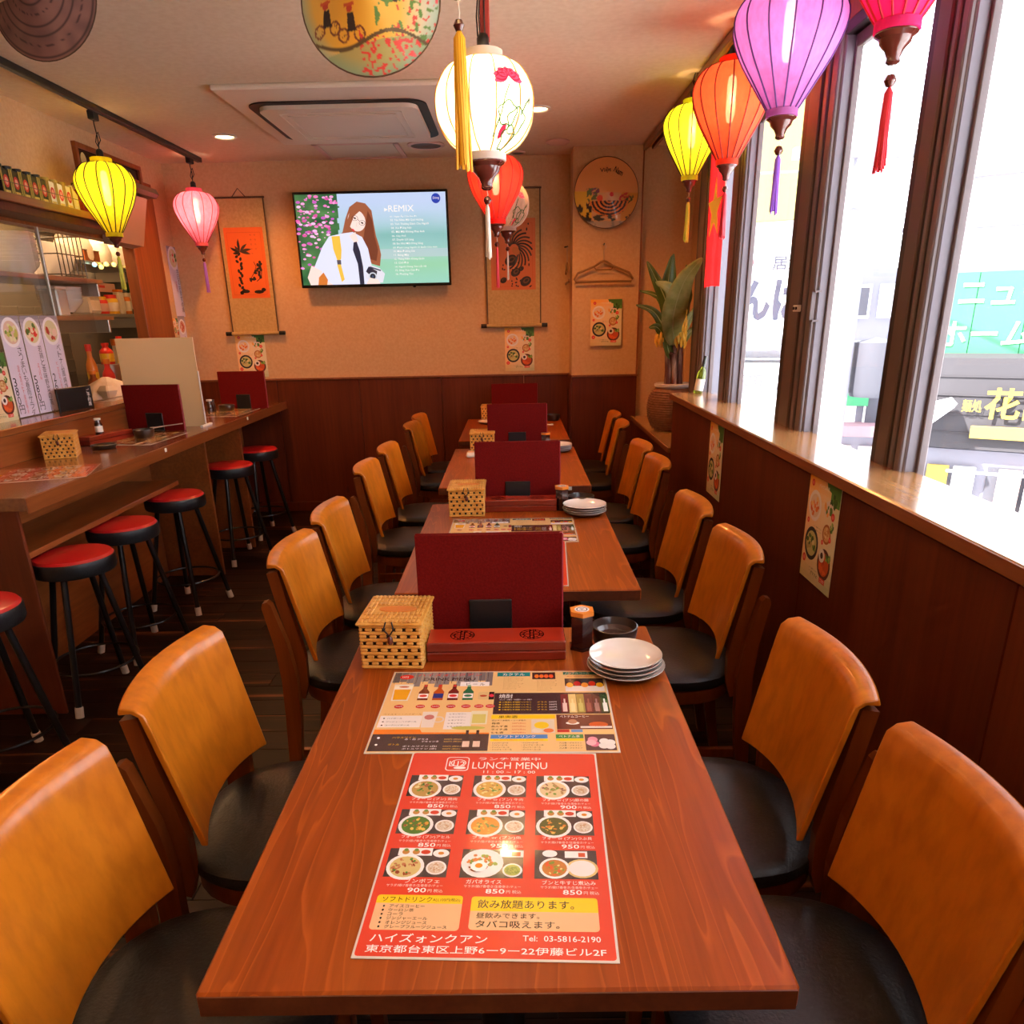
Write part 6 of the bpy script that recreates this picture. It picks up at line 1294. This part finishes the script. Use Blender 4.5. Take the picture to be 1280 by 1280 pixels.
# ------------------------------------------------------------------ the street outside, one floor down
street = struct(MB().box((14, 8, -3.62), (30, 50, .24), 'street').build('street'))
def building(name, label, loc, rz, D):
    return thing(name, label, 'building', loc, radians(rz))
A = building('shop_building', 'building across the street with green sign and dark shop front', (.013+9*.5524, -.65+9*.8336, 0), -33.53, 9)
def pbox(par, name, x0, x1, y0, y1, z0, z1, mat, bev=.004): return MB().box(*bb(x0, x1, y0, y1, z0, z1, mat), bev).build(name, par)
pbox(A, 'wall', -1.35, 5.5, .35, 2.2, -3.5, 5.0, 'facade_white'); 
for i in range(5): pbox(A, 'sign_panel', -1.02+i*.44, -.585+i*.44, .20, .26, .93, 1.70, 'facade_green')
pbox(A, 'sign_frame', -1.04, 1.3, .26, .30, .88, 1.74, 'facade_lilac')
P = Print(.004); P.text('リニューアル', -.97, 1.38, .25, W_, 1, w=1.55, bold=0.0120); P.text('ホーム', -.86, 1.00, .24, W_, 1, w=.80, bold=0.0120); P.text('さくら', .12, 1.00, .26, W_, 1, w=.75, bold=0.0120); P.build('lettering', A, (0, .195, 0), RB, 'print_matt')
aw = MB(); aw.prism([(-.02, .90), (.30, .95), (.30, .0), (-.10, .02)], 'x', -.90, 2.0, 'awning_grey'); aw = aw.build('awning', A)
for z in (.18, .36, .54, .72): pbox(A, 'awning_board', -.895, 2.0, -.115+z*.09, -.09+z*.09, z-.003, z+.006, 'roof_dark', .001)
P = Print(.004); G = lin(200, 165, 60); P.text('麺処', -.52, .39, .12, G, 1, w=.17, bold=0.0080); P.text('花田', -.33, .33, .30, G, 1, w=.60, bold=0.0200); P.build('lettering', A, (0, -.115, 0), RB, 'print_matt')
pbox(A, 'gold_plate', -.41, .30, -.16, -.12, .14, .26, 'gold_sign')
m = MB(); m.prism([(-1.1, .38), (-1.1, .02), (-.93, .12), (-.56, .47), (-.62, .53)], 'y', -.55, -.15, 'sign_white'); m.build('canopy', A)
pbox(A, 'shop_front', -1.0, 2.2, .0, .34, -1.6, .0, 'facade_lilac'); pbox(A, 'door_opening', -.2, .3, -.02, .02, -1.6, -.15, 'facade_grey')
for i, (x, c) in enumerate([(-1.0, 'sign_white'), (-.74, 'gold_sign'), (-.50, 'sign_white'), (-.10, 'smoke_pink'), (.14, 'sign_white'), (.42, 'gold_sign')]): pbox(A, 'menu_board', x, x+.2, -.10, -.06, -.62, -.16, c)
pbox(A, 'rail', -.55, 2.0, -.30, -.27, -.19, -.165, 'sign_white'); pbox(A, 'upper_wall', -1.35, 5.5, .20, .36, 2.1, 2.14, 'facade_lilac')
for i in range(4): f = pbox(A, 'window', -.9+i*1.1, -.1+i*1.1, .30, .36, 2.5, 3.6, 'facade_lilac'); pbox(f, 'pane', -.84+i*1.1, -.16+i*1.1, .28, .31, 2.56, 3.54, 'sign_white')
principled('pale_yellow', (.34, .32, .10), .8)
A2 = building('corner_building', 'white building across the street with grey painted lettering', (.013+11*.3522, -.65+11*.9359, 0), -20.62, 11)
pbox(A2, 'wall', -3.4, -.05, .2, 4, -3.5, 6, 'facade_white'); pbox(A2, 'sign_board', -1.9, -.12, .05, .15, 1.05, 2.15, 'sign_white'); pbox(A2, 'sign_board', -1.9, -.12, .05, .15, .15, .72, 'sign_white')
pbox(A2, 'ledge', -1.9, -.1, .0, .2, .88, .95, 'facade_lilac'); pbox(A2, 'ledge', -1.9, -.1, .0, .2, .76, .79, 'facade_lilac'); pbox(A2, 'yellow_board', -1.9, -.35, .05, .15, 2.45, 4.6, 'pale_yellow')
P = Print(.004); ink = lin(62, 62, 78); P.text('えんは', -1.36, 1.25, .52, ink, 1, w=1.22, bold=.04); P.text('とり', -1.10, 1.88, .17, lin(120, 70, 78), 1, w=.30, bold=0.0120); P.text('居酒屋', -.57, 1.87, .17, ink, 1, w=.56, bold=0.0120)
P.text('1F 酒', -1.40, .32, .26, lin(105, 105, 115), 1, w=.86, bold=0.0080); P.text('処', -.44, .32, .26, lin(110, 110, 120), 1, w=.26); P.build('lettering', A2, (0, .045, 0), RB, 'print_matt')
A3 = building('tiled_building', 'pale narrow building between the two sign buildings', (.013+12*.3522+.35, -.65+12*.9359-.1, 0), -20.62, 12)
pbox(A3, 'wall', .0, 1.15, .4, 4, -3.5, 1.9, 'facade_lilac'); 
for i in range(3):
    for j in range(4): f = pbox(A3, 'window', .12+i*.34, .36+i*.34, .34, .42, 1.25-j*.75, 1.7-j*.75, 'sign_white'); pbox(f, 'pane', .15+i*.34, .33+i*.34, .33, .35, 1.29-j*.75, 1.66-j*.75, 'facade_grey' if (i+j) % 3 == 0 else 'facade_white')
pbox(A3, 'shop_sign', .05, .9, .2, .3, .55, .68, 'sign_white'); pbox(A3, 'shop_sign', .15, .5, .2, .3, .05, .22, 'facade_green'); pbox(A3, 'awning', .0, 1.15, -.1, .4, -.35, -.2, 'sign_pink')
A4 = building('far_building', 'plain pale building farther down the street', (1.6, 22, 0), 0, 22); pbox(A4, 'wall', 0, 7, 0, 4, -3.5, 7, 'facade_white'); pbox(A4, 'band', 0, 7, -.1, 0, 2.0, 2.2, 'facade_lilac')
A5 = building('side_building', 'pale block across the street at the right edge outside the photo', (9.5, 2.0, 0), -80, 9); pbox(A5, 'wall', -1, 9, 0, 4, -3.5, 5.5, 'facade_white'); pbox(A5, 'band', -1, 9, -.1, 0, .9, 1.2, 'facade_lilac')
up = thing('utility_pole', 'grey utility pole on the far side of the street', 'pole', (3.45, 7.6, -3.5)); MB().tube([(0, 0, 0), (0, 0, 7.2)], .11, 'facade_lilac', 14).build('pole', up); MB().box((0, 0, 6.3), (1.4, .10, .10), 'facade_lilac').build('crossarm', up); MB().lathe([(0, 0), (.2, 0), (.22, .05), (.22, .55), (0, .6)], 'facade_grey', 18, c=(.35, 0, 4.0)).build('transformer', up)
cb = thing('overhead_cables', 'thin grey cables sagging across the street outside the near window', 'cables', (0, 0, 0))
for z in (2.95, 3.95):
    MB().tube([(1.5+7*u, 9.5-9*u, z-.9*4*u*(1-u)*.6+.3*u) for u in [i/20 for i in range(21)]], .010, 'facade_lilac', 6).build('cable', cb)
